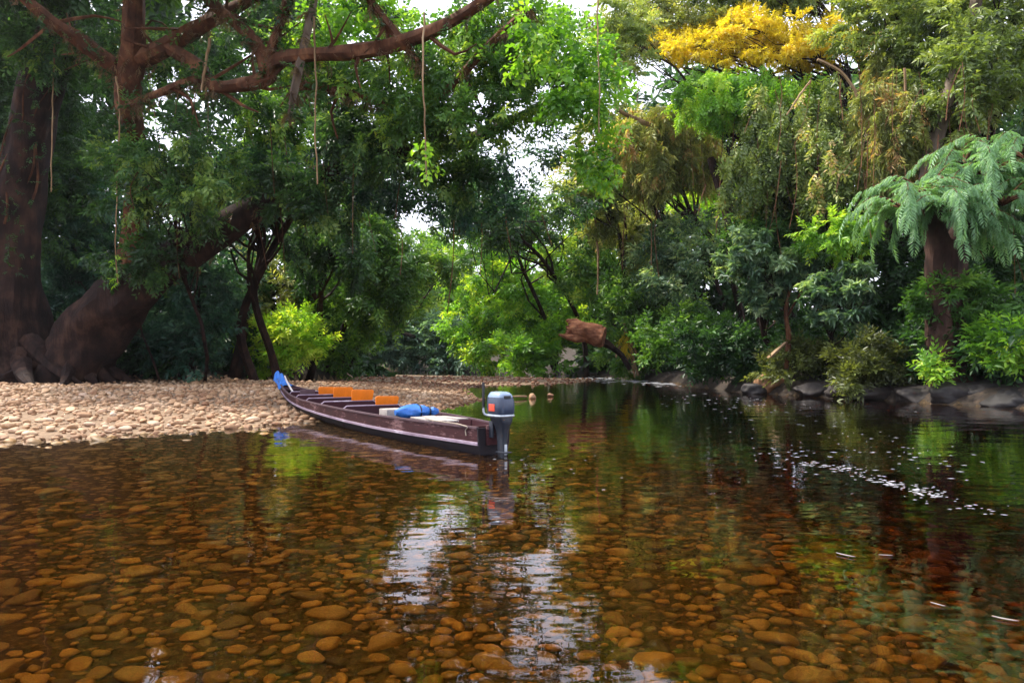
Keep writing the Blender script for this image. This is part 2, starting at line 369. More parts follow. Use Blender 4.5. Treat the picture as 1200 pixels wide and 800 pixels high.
def scatter(xr, yr, sizes, ok, seed, tries, pack=.82):
    """dart throwing, big stones first; returns x, y, radius"""
    rg = np.random.default_rng(seed); cell = .3; grid = {}; outp = []
    for (r0, r1, n) in sizes:
        xs = rg.uniform(*xr, n); ys = rg.uniform(*yr, n); rs = rg.uniform(r0, r1, n); m = ok(xs, ys, rs)
        for x, y, r in zip(xs[m], ys[m], rs[m]):
            ci, cj = int(x // cell), int(y // cell); k = int(math.ceil((r + .45) / cell)); hit = False
            for a in range(ci - k, ci + k + 1):
                for b in range(cj - k, cj + k + 1):
                    for (X, Y, Q) in grid.get((a, b), ()):
                        if (X - x) ** 2 + (Y - y) ** 2 < (pack * (Q + r)) ** 2: hit = True; break
                    if hit: break
                if hit: break
            if not hit: grid.setdefault((ci, cj), []).append((x, y, r)); outp.append((x, y, r))
    return np.array(outp)
def rot_np(rz, tx, ty):
    cz, sz = np.cos(rz), np.sin(rz); M = np.zeros((len(rz), 3, 3))
    M[:, 0, 0] = cz; M[:, 0, 1] = -sz; M[:, 1, 0] = sz; M[:, 1, 1] = cz; M[:, 2, 2] = 1
    M[:, 2, 0] = tx; M[:, 2, 1] = ty; return M
def stones(S, parent, mat, seed, sink, name, rest_name, big=300):
    rg = np.random.default_rng(seed); n = len(S); z = terr(S[:, 0], S[:, 1])[0]
    pxs = S[:, 2] / np.maximum(S[:, 1], 1.5)                       # seen size
    vis = np.abs(S[:, 0]) < .70 * S[:, 1] + .2
    order = np.argsort(-(pxs * vis)); bigs, rest = order[:big], order[big:]
    rz = rg.uniform(0, 6.28, n); tx, ty = rg.normal(0, .12, n), rg.normal(0, .12, n); var = rg.uniform(0, 1, n)
    mes = [mesh_np('stone', V, Fc, smooth=True) for V, Fc in SV3]
    for me in mes: me.materials.append(mat)
    for i in bigs:
        o = bpy.data.objects.new(name, mes[i % len(mes)]); C.objects.link(o); o.parent = parent
        o.location = (S[i, 0], S[i, 1], z[i] + S[i, 2] * sink); o.scale = (S[i, 2],) * 3
        o.rotation_euler = (rg.normal(0, .12), rg.normal(0, .12), rz[i])
    Vs, Fs, As = [], [], []; off = 0
    small = pxs[rest] < .0105
    for bank, idx in ((SV2, rest[~small]), (SV1, rest[small])):
        for k in range(len(bank)):
            ids = idx[k::len(bank)]
            if not len(ids): continue
            V, Fc = bank[k]; M = rot_np(rz[ids], tx[ids], ty[ids]) * S[ids, 2][:, None, None]
            W = np.einsum('nij,vj->nvi', M, V) + np.stack([S[ids, 0], S[ids, 1], z[ids] + S[ids, 2] * sink], -1)[:, None]
            Vs.append(W.reshape(-1, 3)); As.append(np.repeat(var[ids], len(V)))
            Fs.append((Fc[None] + (np.arange(len(ids)) * len(V))[:, None, None] + off).reshape(-1, 3)); off += len(ids) * len(V)
    o = link(rest_name, mesh_np(rest_name, np.vstack(Vs), np.vstack(Fs), np.concatenate(As), True), mat, parent, keep_world=False)
    tag(o, kind='stuff'); return n
def ok_bed(x, y, r):
    h, dg, dl, dr = terr(x, y); return (h < -.02) & (np.abs(x) < .74 * y + .8) & (dg < .05) & (dr < -1) & (x < 7.5)
def ok_bar(x, y, r):
    h, dg, dl, dr = terr(x, y); return (dg > -.25) & (dl < .6) & (dr < -1) & (np.abs(x) < .74 * y + 1) & ((r < .3) | (dg < 3)) & (r > .0035 * (y - 12))
SB = scatter((-10, 8), (2.2, 19), [(.16, .23, 110), (.10, .16, 1700), (.065, .10, 12000), (.04, .065, 22000)], ok_bed, 21, 1, pack=.70)
SB2 = scatter((-5, 5), (2.2, 7.5), [(.02, .045, 5500)], ok_bed, 27, 1, pack=.6); SB = np.vstack([SB, SB2])
n1 = stones(SB, river_bed, M_BED, 22, .12, 'stone', 'small_stones')
SG = scatter((-26, 6), (10, 60), [(.17, .25, 60), (.11, .17, 4200), (.07, .11, 30000), (.045, .07, 26000)], ok_bar, 23, 1)
n2 = stones(SG, gravel_bar, M_BAR, 24, .22, 'stone', 'pebbles')
print('STONES', n1, n2)

# ---------------------------------------------------------------- foliage
def leaf_tpl(fold=.18, droop=.15, w=.42, quad=False):
    """one leaf of unit length along +y, normal +z"""
    if quad: return np.array([(0, 0, 0), (w / 2, .45, fold * .5), (0, 1, -droop), (-w / 2, .45, fold * .5)]), np.array([(0, 1, 2), (0, 2, 3)])
    return np.array([(0, 0, 0), (w / 2, .42, fold * .5), (0, 1, -droop), (-w / 2, .42, fold * .5), (0, .45, 0)]), np.array([(0, 1, 4), (0, 4, 3), (4, 1, 2), (4, 2, 3)])
def sprig_tpl(nl, spread, quad, seed, w=.42, slen=None, tilt=.5, ls=(.75, 1.1)):
    """twig with alternate leaves; lengths in leaf units"""
    rg = np.random.default_rng(seed); LV, LF = leaf_tpl(w=w, quad=quad); L = slen or nl * .34; Vs, Fs, lv = [], [], []
    for k in range(nl):
        t = (k + .6) / nl; side = -1 if k % 2 else 1
        ang = side * spread * (1 - .75 * (k == nl - 1)) * rg.uniform(.75, 1.2); s = rg.uniform(*ls) * (.75 + .5 * math.sin(math.pi * min(t, .95)))
        ro = rg.normal(0, tilt); pi = rg.normal(-.2, .3)
        M = (Matrix.Rotation(-ang, 3, 'Z') @ Matrix.Rotation(pi, 3, 'X') @ Matrix.Rotation(ro, 3, 'Y'))
        V = (np.array(M) @ (LV * s).T).T + np.array((0, L * t, -.10 * L * t * t))
        Vs.append(V); Fs.append(LF + k * len(LV)); lv += [rg.normal(0, .09)] * len(LV)
    return np.vstack(Vs), np.vstack(Fs), np.array(lv)
def feather_tpl(nl, seed, L=6.0, w=.16, droop=.5):
    """frond: pairs of thin leaflets along a drooping rib"""
    rg = np.random.default_rng(seed); LV, LF = leaf_tpl(w=w, fold=.05, droop=.22, quad=True); Vs, Fs, lv = [], [], []; c = 0
    for k in range(nl):
        t = (k + 1) / nl; env = math.sin(math.pi * (.12 + .83 * t)) ** .7
        for side in (-1, 1):
            M = Matrix.Rotation(-side * (1.0 + rg.normal(0, .08) - .4 * t), 3, 'Z') @ Matrix.Rotation(-.25 + rg.normal(0, .1), 3, 'X')
            V = (np.array(M) @ (LV * env * 1.5).T).T + np.array((0, L * t * (1 - .12 * t), -droop * L * t * t * .5))
            Vs.append(V); Fs.append(LF + c * len(LV)); lv += [rg.normal(0, .06)] * len(LV); c += 1
    return np.vstack(Vs), np.vstack(Fs), np.array(lv)
TPL = {
 'far':  [sprig_tpl(8, .9, True, 100 + k, tilt=.6) for k in range(4)],
 'near': [sprig_tpl(9, .9, True, 200 + k, w=.44) for k in range(4)],
 'small':[sprig_tpl(13, .95, True, 300 + k, w=.4, slen=3.4, tilt=.6) for k in range(4)],
 'round':[sprig_tpl(7, 1.0, True, 400 + k, w=.62, slen=3.2) for k in range(4)],
 'rosette': [sprig_tpl(9, 2.2, True, 500 + k, w=.30, slen=.5, tilt=.3, ls=(.9, 1.3)) for k in range(4)],
 'feather': [feather_tpl(9, 600 + k, 5.2, .24, .6) for k in range(3)],
 'needle': [sprig_tpl(14, .6, True, 700 + k, w=.14, slen=3.4, tilt=.7, ls=(.9, 1.5)) for k in range(4)],
}
NTRI = [0]; LS, CS = 1.47, 1.42
def unit(a): return a / (np.linalg.norm(a, axis=-1, keepdims=True) + 1e-9)
def place(tpls, P, D, S, tone, rg, upn=.45):
    """instances of sprig templates baked into arrays"""
    Vs, Fs, As = [], [], []; off = 0; n = len(P); pick = rg.integers(0, len(tpls), n)
    up = np.array((0, 0, 1.)) + rg.normal(0, upn, (n, 3)); y = unit(D); x = unit(np.cross(y, up)); z = np.cross(x, y)
    for k, (V, Fc, lv) in enumerate(tpls):
        m = pick == k; q = int(m.sum())
        if not q: continue
        W = P[m][:, None] + S[m][:, None, None] * (V[None, :, 0:1] * x[m][:, None] + V[None, :, 1:2] * y[m][:, None] + V[None, :, 2:3] * z[m][:, None])
        Vs.append(W.reshape(-1, 3)); As.append((tone[m][:, None] + lv[None]).ravel())
        Fs.append((Fc[None] + (np.arange(q) * len(V))[:, None, None] + off).reshape(-1, 3)); off += q * len(V)
    return np.vstack(Vs), np.vstack(Fs), np.clip(np.concatenate(As), .01, .99)
def foliage(lobes, style, leaf, cov, seed, tpl='far', tone=.5, tvar=.13):
    """leaf geometry for a list of lobes (centre, radii)"""
    rg = np.random.default_rng(seed); tp = TPL[tpl]; leaf *= LS; cov *= CS; Ps, Ds, Ss, Ts = [], [], [], []
    nl = {'far': 8, 'near': 9, 'small': 13, 'round': 7, 'rosette': 9, 'feather': 30, 'needle': 14}[tpl]
    lw = {'far': .42, 'near': .44, 'small': .4, 'round': .62, 'rosette': .30, 'feather': .22, 'needle': .14}[tpl]
    for c, r in lobes:
        c = np.asarray(c, float); r = np.asarray(r, float)
        area = 4 * math.pi * (((r[0] * r[1]) ** 1.6 + (r[0] * r[2]) ** 1.6 + (r[1] * r[2]) ** 1.6) / 3) ** (1 / 1.6)
        ns = max(5, int(cov * area / (leaf * leaf * lw * .55 * nl))); nc = max(4, int(ns / 10))
        d = unit(rg.normal(size=(nc, 3))); rad = (.45 + .55 * rg.uniform(0, 1, nc) ** .55) * rg.uniform(.9, 1.12, nc)
        cc = d * rad[:, None]; ct = tone + tvar * 1.25 * rg.choice((-1, 1), nc, p=(.55, .45)) * rg.uniform(.2, 1.5, nc)
        k = rg.integers(0, nc, ns); spread = .115 if style != 'drape' else .10
        q = cc[k] + rg.normal(0, spread, (ns, 3)) * (np.array((1, 1, .6)) if style != 'drape' else np.array((.5, .5, 2.6)))
        Ps.append(c + q * r); o = unit(q * np.array((1, 1, .7)) / r)
        if style == 'drape': D = o * .35 + rg.normal(0, .3, (ns, 3)) + np.array((0, 0, -.95))
        elif style == 'shrub': D = o * .8 + rg.normal(0, .4, (ns, 3)) + np.array((0, 0, .25))
        else: D = o * .75 + rg.normal(0, .45, (ns, 3)) + np.array((0, 0, -.22))
        Ds.append(D); Ss.append(leaf * rg.uniform(.7, 1.25, ns)); Ts.append(ct[k] + rg.normal(0, .07, ns))
    V, Fc, A = place(tp, np.vstack(Ps), np.vstack(Ds), np.concatenate(Ss), np.concatenate(Ts), rg)
    NTRI[0] += len(Fc); return V, Fc, A
def split_lobes(cx, cy, Y, RX, RY, k, seed, rd=None, fr=.45):
    """k lobes filling an ellipse of the photograph at depth Y"""
    k = int(k * 1.7); fr *= .78
    rg = np.random.default_rng(seed); out = []; s = mpp(Y); rdm = rd if rd else .5 * (RX + RY) * s
    for i in range(k):
        a = 2.399963 * i + rg.uniform(0, 1.2); q = math.sqrt((i + .35) / k) * .72
        x = cx + RX * q * math.cos(a); y = cy + RY * q * math.sin(a); Yd = Y + rg.uniform(-.6, .6) * rdm
        c = at(x, y, Yd); f = fr * rg.uniform(.75, 1.2)
        out.append((c, np.array((RX * f * s, rdm * f, RY * f * s))))
    return out
def trunk_mesh(paths, n=8, wob=.12):
    mb = MB()
    for P, rad in paths:
        m = max(5, len(P) * 5) if rad[0] > .12 else len(P) + 2; Q = catmull(P, m); rr = np.interp(np.linspace(0, 1, m), np.linspace(0, 1, len(rad)), rad)
        mb.tube(Q, rr, n if rad[0] > .12 else 4, wob)
    return mb
def wander(a, b, k, amp, rg):
    a, b = np.asarray(a, float), np.asarray(b, float); L = np.linalg.norm(b - a); P = [a]
    for i in range(1, k): P.append(a + (b - a) * i / k + rg.normal(0, amp * L, 3))
    return P + [b]
def tree(name, label, cat, lobes, sp, leaf, cov, base, trunk_r=.2, bark='dark', style='tree', tpl='far', group=None, seed=1, tone=.5, tvar=.13, limbs=True, trunk_pts=None, extra=None, crown_name='crown'):
    """tree or shrub rooted at base (x, y): trunk with limbs, crown of leaves"""
    rg = np.random.default_rng(seed + 5000); bx, by = base; bz = H(bx, by)
    root = empty(name, (bx, by, bz)); tag(root, label, cat, group)
    cen = np.mean([c for c, r in lobes], axis=0); low = min(c[2] - r[2] for c, r in lobes)
    p0 = np.array((bx, by, bz - .3)); top = cen + np.array((0, 0, .1))
    pts = [p0] + [np.asarray(p) for p in trunk_pts] if trunk_pts is not None else wander(p0, top, 4, .035, rg)
    paths = [(pts, np.linspace(trunk_r * 1.25, trunk_r * .45, len(pts)))]
    if limbs:
        Q = catmull(pts, 24)
        for c, r in lobes:
            j = int(rg.uniform(.45, .95) * 23); P = wander(Q[j], c, 3, .08, rg); rr = trunk_r * .42
            paths.append((P, [rr, rr * .6, rr * .25]))
            for _ in range(2):
                e = np.asarray(c) + rg.normal(0, .5, 3) * r; paths.append((wander(P[2], e, 3, .1, rg), [rr * .4, rr * .25, rr * .1]))
    if extra: paths += extra
    trunk_mesh(paths, 8 if trunk_r > .25 else 6).build('trunk' if cat == 'tree' else 'stem', BARK[bark], root)
    V, Fc, A = foliage(lobes, style, leaf, cov, seed, tpl, tone, tvar)
    link(crown_name, mesh_np(crown_name, V, Fc, A), LEAF[sp], root)
    return root

# --- forest masses beyond what can be counted
def mass(name, label, lobes, sp, leaf, cov, seed, tone, cat='forest'):
    V, Fc, A = foliage(lobes, 'tree', leaf, cov, seed, 'far', tone, .14)
    return tag(link(name, mesh_np(name, V, Fc, A), LEAF[sp]), label, cat, kind='stuff')
def grid_lobes(x0, x1, nx_, y0, y1, ny_, Y, seed, jit=.3, skip=None, rs=.75, top=None):
    rg = np.random.default_rng(seed); out = []; dx, dy = (x1 - x0) / nx_, (y1 - y0) / ny_
    for i in range(nx_):
        for j in range(ny_):
            x = x0 + (i + .5 + rg.uniform(-jit, jit)) * dx; y = y0 + (j + .5 + rg.uniform(-jit, jit)) * dy
            if skip and any(((x - a) / c) ** 2 + ((y - b) / d) ** 2 < 1 for a, b, c, d in skip): continue
            if top and y < top(x): continue
            Yd = Y * rg.uniform(.95, 1.06); s = mpp(Yd); c = at(x, y, Yd)
            out.append((c, np.array((dx * rs * s, .5 * (dx + dy) * rs * s, dy * rs * s))))
    return out
mass('distant_forest', 'far hazy green forest beyond the river bend', grid_lobes(380, 780, 9, 300, 432, 4, 100, 1), 'mid', .75, 1.1, 1, .62)
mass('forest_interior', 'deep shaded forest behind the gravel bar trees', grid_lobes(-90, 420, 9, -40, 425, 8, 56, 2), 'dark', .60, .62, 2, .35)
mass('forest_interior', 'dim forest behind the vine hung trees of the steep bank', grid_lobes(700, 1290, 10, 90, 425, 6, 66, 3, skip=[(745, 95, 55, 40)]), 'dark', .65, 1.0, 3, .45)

def along(line, n, seed, inn, zr, rr):
    rg = np.random.default_rng(seed); P = np.asarray(line, float); seg = np.linalg.norm(np.diff(P, axis=0), axis=1); cum = np.concatenate([[0], np.cumsum(seg)]); out = []
    for d in rg.uniform(0, cum[-1], n):
        k = min(np.searchsorted(cum, d, side='right') - 1, len(seg) - 1); t = (d - cum[k]) / seg[k]; p = P[k] * (1 - t) + P[k + 1] * t; tg = (P[k + 1] - P[k]) / seg[k]
        q = p + np.array((tg[1], -tg[0])) * rg.uniform(*inn); r = rg.uniform(*rr); out.append((np.array((q[0], q[1], H(q[0], q[1]) + rg.uniform(*zr))), np.array((r * 1.3, r * 1.3, r))))
    return out
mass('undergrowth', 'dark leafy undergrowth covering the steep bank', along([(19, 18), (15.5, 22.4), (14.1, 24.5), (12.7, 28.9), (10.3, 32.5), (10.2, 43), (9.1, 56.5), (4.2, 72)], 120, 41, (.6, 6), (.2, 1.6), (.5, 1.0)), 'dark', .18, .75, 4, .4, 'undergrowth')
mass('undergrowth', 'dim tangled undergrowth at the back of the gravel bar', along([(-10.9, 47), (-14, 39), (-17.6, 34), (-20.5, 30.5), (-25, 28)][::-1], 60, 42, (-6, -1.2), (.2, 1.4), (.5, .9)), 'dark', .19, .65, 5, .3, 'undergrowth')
def strands():
    rg = np.random.default_rng(51); mb = MB()
    for k in range(130):
        if k < 80: px, py, Y = rg.uniform(730, 1190), rg.uniform(60, 260), rg.uniform(27, 40) - 0
        else: px, py, Y = rg.uniform(150, 640), rg.uniform(80, 260), rg.uniform(24, 33)
        if k < 80: Y = np.interp(px, [730, 800, 900, 1000, 1100, 1200], [45, 41, 33, 30, 28, 26]) - rg.uniform(.3, 2.2)
        L = rg.uniform(30, 130); sw = rg.normal(0, 12); P = [at(px, py, Y), at(px + sw * .4 + rg.normal(0, 4), py + L * .5, Y), at(px + sw, py + L, Y - rg.uniform(0, .6))]
        mb.tube(catmull(P, 6), rg.uniform(.35, .9) * .7 * mpp(Y), 3, 0, False)
    tag(mb.build('hanging_strands', BARK['red']), 'thin dry vine strands hanging through the foliage', 'vines', kind='stuff')
strands()
GF = 'trees of the far river bend'; GR = 'trees along the steep river bank'; GL = 'trees behind the gravel bar'; GO = 'branches hanging over the river'
sd_ = [100]
def T(label, e, Y, sp, leaf, cov, base_px=None, k=7, tpl='far', style='tree', group=None, tr=.2, bark='dark', tone=.5, tvar=.13, rd=None, name='riverside_tree', cat='tree', fr=.45, **kw):
    sd_[0] += 1; lob = split_lobes(e[0], e[1], Y, e[2], e[3], k, sd_[0], rd, fr)
    if base_px is None: base_px = (e[0], Y)
    bx = (base_px[0] - 600) / F_PX * base_px[1]
    return tree(name, label, cat, lob, sp, leaf, cov, (bx, base_px[1]), tr, bark, style, tpl, group, sd_[0], tone, tvar, **kw)

# far bend, 62 to 88 m
T('haze tinted blue green tree at the far end of the gravel bar', (440, 400, 50, 45), 82, 'haze', .36, 1.2, (440, 88), group=GF, tone=.5)
T('haze tinted blue tree over the far water', (515, 405, 50, 40), 80, 'haze', .36, 1.2, (515, 86), group=GF, tone=.45)
T('tall pale green tree above the far haze tinted trees', (465, 340, 60, 55), 84, 'mid', .34, 1.0, (470, 92), group=GF, tone=.75)
T('bright green tree hanging low over the far bend', (570, 385, 48, 55), 72, 'lime', .30, 1.0, group=GF, tone=.6, tvar=.22)
T('round mid green tree behind the broken log', (640, 360, 60, 60), 66, 'lime', .28, 1.0, (650, 74), group=GF, tone=.5, tvar=.22)
T('tall yellow green tree over the river bend', (570, 315, 62, 62), 68, 'lime', .28, .95, (600, 80), group=GF, tone=.58, tvar=.22)
T('tree with lime leaves beside the broken log', (625, 412, 55, 28), 64, 'lime', .28, 1.0, (640, 72), group=GF, tone=.5, style='shrub')
T('dark tree crown under the widest sky gap', (560, 255, 55, 35), 44, 'dark', .24, .8, (690, 62), group=GF, tone=.45, trunk_pts=[at(680, 380, 60), at(640, 310, 52), at(590, 262, 45)])
T('dark tree closing the gap under the sky beyond the bend', (610, 262, 70, 32), 52, 'dark', .24, .9, (650, 74), group=GF, tone=.6, tvar=.18)
T('green tree crowded between the sky gap and the olive tree', (690, 215, 45, 45), 45, 'vine', .2, .9, (760, 56), group=GF, tone=.55, tvar=.18)
T('olive crown fringing the small sky gap', (722, 150, 42, 36), 43, 'olive', .2, .8, (820, 52), group=GF, tone=.6, tvar=.16)
T('dark tree left of the pale sky gap', (425, 255, 42, 50), 42, 'dark', .2, .9, (400, 50), group=GL, tone=.55, tvar=.18)
T('leafy tree below the pale sky gap', (500, 305, 55, 28), 60, 'mid', .26, .95, (480, 88), group=GF, tone=.6, tvar=.18)
# --- steep bank on the right of the channel, 23 to 60 m
def bp(px, Y): return (px, Y)
T('dense green tree standing behind the broken log', (692, 300, 50, 75), 57, 'mid', .25, .95, (725, 66), group=GR, tone=.68, tvar=.18)
T('olive leaved tree leaning out behind the root tangle', (735, 255, 55, 62), 49, 'olive', .20, .9, (800, 57), tpl='small', group=GR, tone=.5, tvar=.15)
T('dark leafy tree just behind the root tangle', (752, 352, 60, 52), 50, 'mid', .22, 1.0, (785, 56), group=GR, tone=.5, tvar=.17)
T('lime tree glowing through the hole in the vines', (835, 250, 45, 55), 58, 'lime', .28, 1.0, (840, 62), group=GR, tone=.75)
T('tangled olive tree with drooping twigs under a sky gap', (790, 175, 75, 52), 42, 'olive', .20, .85, (880, 49), k=9, tpl='needle', style='drape', group=GR, tone=.66, tvar=.16)
T('leafy tree overhanging the dark water beside the roots', (800, 305, 62, 55), 43, 'silver', .20, .9, (835, 49), group=GR, tone=.58, tvar=.18)
T('low bush with bright leaves trailing to the water', (745, 415, 45, 28), 52, 'mid', .20, 1.0, (760, 57), group=GR, tone=.55, style='shrub', name='riverside_bush', cat='bush', tr=.08)
T('broad green bush reaching over the channel', (805, 400, 58, 45), 40, 'mid', .18, 1.0, (830, 46), group=GR, tone=.36, style='shrub', name='riverside_bush', cat='bush', tr=.10, tvar=.18)
T('pale lime canopy below the glow coloured leaves', (865, 112, 95, 36), 35.5, 'lime', .15, .8, (930, 46), k=11, tpl='small', style='drape', group=GR, tone=.58, tvar=.2)  # pale lime colour also carries the washed back light
T('thin crowned tree fringing the upper sky gap', (765, 25, 85, 48), 40, 'olive', .16, .6, (960, 44), k=9, tpl='small', group=GR, tone=.6, trunk_pts=[at(950, 250, 43), at(900, 90, 41), at(830, 25, 40)])
T('thin olive tree closing the sky beside the glow coloured leaves', (728, 45, 45, 50), 33, 'vine', .14, .55, (890, 44), k=8, tpl='small', group=GR, tone=.6, tr=.08, trunk_pts=[at(880, 250, 42), at(820, 110, 37), at(745, 50, 33)])
T('tree with the sun glow coloured into its yellow leaves high above the vines', (890, 46, 165, 36), 37, 'glow_and_fibre', .11, .5, (1000, 40), k=20, tpl='small', group=GR, tone=.5, rd=3, fr=.30, trunk_pts=[at(1020, 200, 39), at(990, 90, 38), at(930, 55, 37)])  # yellow foliage added in place of the sun flare glow
T('tall green tree rising above the glow coloured leaves', (900, -25, 130, 42), 39, 'vine', .19, .9, (1040, 43), k=9, group=GR, tone=.6, tpl='small', trunk_pts=[at(1040, 250, 42), at(1010, 80, 40), at(950, -10, 39)])
T('dark curtain of heart leaved vine over a dead tree', (905, 190, 58, 84), 33, 'vine', .14, 1.0, (915, 37), k=9, tpl='near', style='drape', group=GR, tone=.5, tvar=.14)
T('green curtain of vine beside the hanging brown liana', (972, 170, 42, 92), 32, 'vine', .15, .95, (980, 36), k=8, tpl='near', style='drape', group=GR, tone=.66, tvar=.18)
T('brown and olive dry vines hanging in strands', (1038, 150, 42, 88), 30, 'olive', .14, .8, (1045, 34), k=9, tpl='needle', style='drape', group=GR, tone=.62, tvar=.2)
T('green treetop above the dry hanging vines', (1050, 25, 90, 60), 32, 'vine', .17, .9, (1075, 36), k=8, tpl='small', group=GR, tone=.55, tvar=.15)
T('tall shaded tree above the feathery tree', (1155, 60, 85, 100), 29, 'vine', .17, .95, (1150, 34), k=11, tpl='small', group=GR, tone=.42, tvar=.14, tr=.25)
T('mossy green tree between the dry vines and the grey trunk', (1110, 130, 55, 55), 29, 'olive', .15, .9, (1100, 33), k=7, tpl='small', style='drape', group=GR, tone=.4, tvar=.14)
T('shaded tree filling the bank behind the red trunk', (1110, 320, 120, 80), 30, 'dark', .18, 1.0, (1120, 35), k=10, group=GR, tone=.42)
T('dark tree in the shade below the vine curtain', (930, 290, 90, 60), 34, 'dark', .18, 1.0, (950, 38), k=9, group=GR, tone=.5)
T('silver leaved tree with rosettes leaning over the rocks', (895, 318, 62, 58), 31, 'silver', .19, .85, (915, 34), k=9, tpl='rosette', group=GR, tone=.55, tvar=.17, tr=.12)
T('pale rosette leaved bush low beside the red trunk', (985, 345, 52, 52), 28.5, 'silver', .18, .8, (960, 31.5), k=8, tpl='rosette', group=GR, tone=.5, tvar=.17, tr=.1, name='riverside_bush', cat='bush')
T('yellow tinged bush under the feathery fronds', (985, 275, 52, 28), 29, 'lime', .14, .85, (1000, 33), k=7, tpl='small', group=GR, tone=.45, tvar=.22, name='riverside_bush', cat='bush', tr=.1)
T('dark green bush dipping into the water by the ochre rock', (840, 415, 50, 38), 34, 'dark', .16, 1.0, (850, 38), k=7, style='shrub', group=GR, tone=.38, tvar=.15, name='riverside_bush', cat='bush', tr=.1)
T('olive bush growing over the ochre rock', (935, 425, 60, 26), 31, 'olive', .15, 1.0, (945, 34), k=7, style='shrub', group=GR, tone=.16, name='riverside_bush', cat='bush', tr=.08)
T('brown shaded bush above the dark boulders', (1030, 430, 72, 30), 27.3, 'olive', .14, .9, (1035, 30), k=8, style='shrub', group=GR, tone=.08, name='riverside_bush', cat='bush', tr=.08)
T('mid green bush on the bank above the boulders', (1140, 362, 72, 36), 25, 'mid', .15, .9, (1150, 28), k=8, style='shrub', group=GR, tone=.38, tvar=.15, name='riverside_bush', cat='bush', tr=.08)
T('bright lime bush above the last boulder', (1178, 405, 44, 30), 23.5, 'lime', .15, .9, (1190, 26), k=7, style='shrub', group=GR, tone=.5, name='riverside_bush', cat='bush', tr=.06)
T('small bright lime bush perched on the boulders', (1094, 430, 22, 14), 24.5, 'lime', .13, 1.0, (1096, 26.5), k=5, style='shrub', group=GR, tone=.6, name='riverside_bush', cat='bush', tr=.05)
T('dark bush in the gap between the lime bushes', (1110, 405, 50, 30), 27, 'dark', .15, 1.0, (1115, 29), k=6, style='shrub', group=GR, tone=.5, name='riverside_bush', cat='bush', tr=.07)

# the feathery tree with red twin trunk
def feathery():
    bx, by = (1108 - 600) / F_PX * 25.5, 25.5; rg = np.random.default_rng(77)
    root = empty('feathery_tree', (bx, by, H(bx, by))); tag(root, 'feathery pale green tree with drooping fronds on a red twin trunk', 'tree')
    pa = [np.array((bx - .1, by, H(bx, by) - .4)), at(1100, 330, 25.3), at(1098, 280, 25), at(1088, 235, 24.6)]
    pb = [np.array((bx + .55, by + .2, H(bx, by) - .4)), at(1118, 330, 25.3), at(1128, 270, 25), at(1150, 215, 24.6)]
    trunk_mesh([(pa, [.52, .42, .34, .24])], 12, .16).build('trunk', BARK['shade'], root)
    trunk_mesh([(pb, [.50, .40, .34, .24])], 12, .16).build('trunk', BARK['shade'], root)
    tips, P, D, S, Tn = [], [], [], [], []; hubs = [at(1085, 228, 24.4), at(1150, 210, 24.4), at(1205, 190, 24.4), at(1130, 195, 25.5), at(1060, 245, 24.0), at(1110, 250, 23.6), at(1175, 240, 23.6), at(1225, 230, 24), at(1175, 185, 25.5)]
    br = []
    for h in hubs:
        for k in range(13):
            a = rg.uniform(0, 6.28); L = rg.uniform(1.2, 2.7); e = h + np.array((math.cos(a) * L, math.sin(a) * L * .8 - .4, rg.uniform(-.95, .35)))
            m = (h + e) / 2 + np.array((0, 0, rg.uniform(.35, .8))); Q = catmull([h, m, e], 12); br.append((Q[::3], [.05, .025, .008]))
            for j in range(3, 12):
                t = Q[j] - Q[j - 1]; t = t / np.linalg.norm(t)
                for sgn in (-1, 1, -1, 1):
                    sd = np.cross(t, (0, 0, 1)) * sgn; P.append(Q[j]); D.append(t * .75 + sd * .7 + np.array((0, 0, -.45)) + rg.normal(0, .15, 3)); S.append(rg.uniform(.075, .125) * (1.1 - .03 * j)); Tn.append(rg.normal(.5, .13))
            P.append(Q[-1]); D.append(t + np.array((0, 0, -.5))); S.append(.18); Tn.append(.6)
    trunk_mesh(br, 5, .05).build('limb', BARK['red'], root)
    V, Fc, A = place(TPL['feather'], np.array(P), np.array(D), np.array(S), np.array(Tn), rg, .2); NTRI[0] += len(Fc)
    link('crown', mesh_np('crown', V, Fc, A), LEAF['pale'], root)
feathery()

# --- left side: shaded trees behind the gravel bar
T('small leaved tree behind the great dark trunk', (25, 150, 80, 170), 36, 'dark', .15, .9, (20, 40), k=12, tpl='small', group=GL, tone=.5, tvar=.12)
T('blue green tree between the great trunk and the leaning trunk', (95, 280, 60, 100), 36, 'blue', .16, .9, (95, 39), k=9, tpl='small', group=GL, tone=.42)
T('leafy tree lit from above over the leaning trunk', (195, 200, 95, 70), 25.5, 'dark', .13, .68, (240, 34), k=12, tpl='near', group=GL, tone=.68, tvar=.2, fr=.36, tr=.09)
T('yellow flecked tree above the dark leaning limb', (320, 150, 58, 45), 31, 'mid', .16, .75, (300, 36), k=8, tpl='near', group=GL, tone=.55, tvar=.2)
T('dark crown hanging along the leaning limb', (290, 225, 80, 48), 31, 'blue', .17, .85, (330, 37), k=9, tpl='near', group=GL, tone=.55, tvar=.17)
T('drooping dark tree beyond the bare forked sapling', (385, 270, 62, 70), 36, 'dark', .17, .85, (360, 43), k=9, tpl='near', style='drape', group=GL, tone=.5, tvar=.16)
T('green branches drooping over the far gravel', (440, 310, 62, 62), 41, 'mid', .19, .75, (385, 47), k=9, group=GL, tone=.4, tvar=.18)
T('blue leaved understorey tree in deep shade', (225, 330, 75, 55), 34, 'blue', .19, .85, (225, 38), k=8, tpl='near', group=GL, tone=.42)
T('mid green tree behind the bright bush', (390, 370, 45, 55), 47, 'mid', .22, .9, (388, 50), k=8, group=GL, tone=.45, tvar=.18)
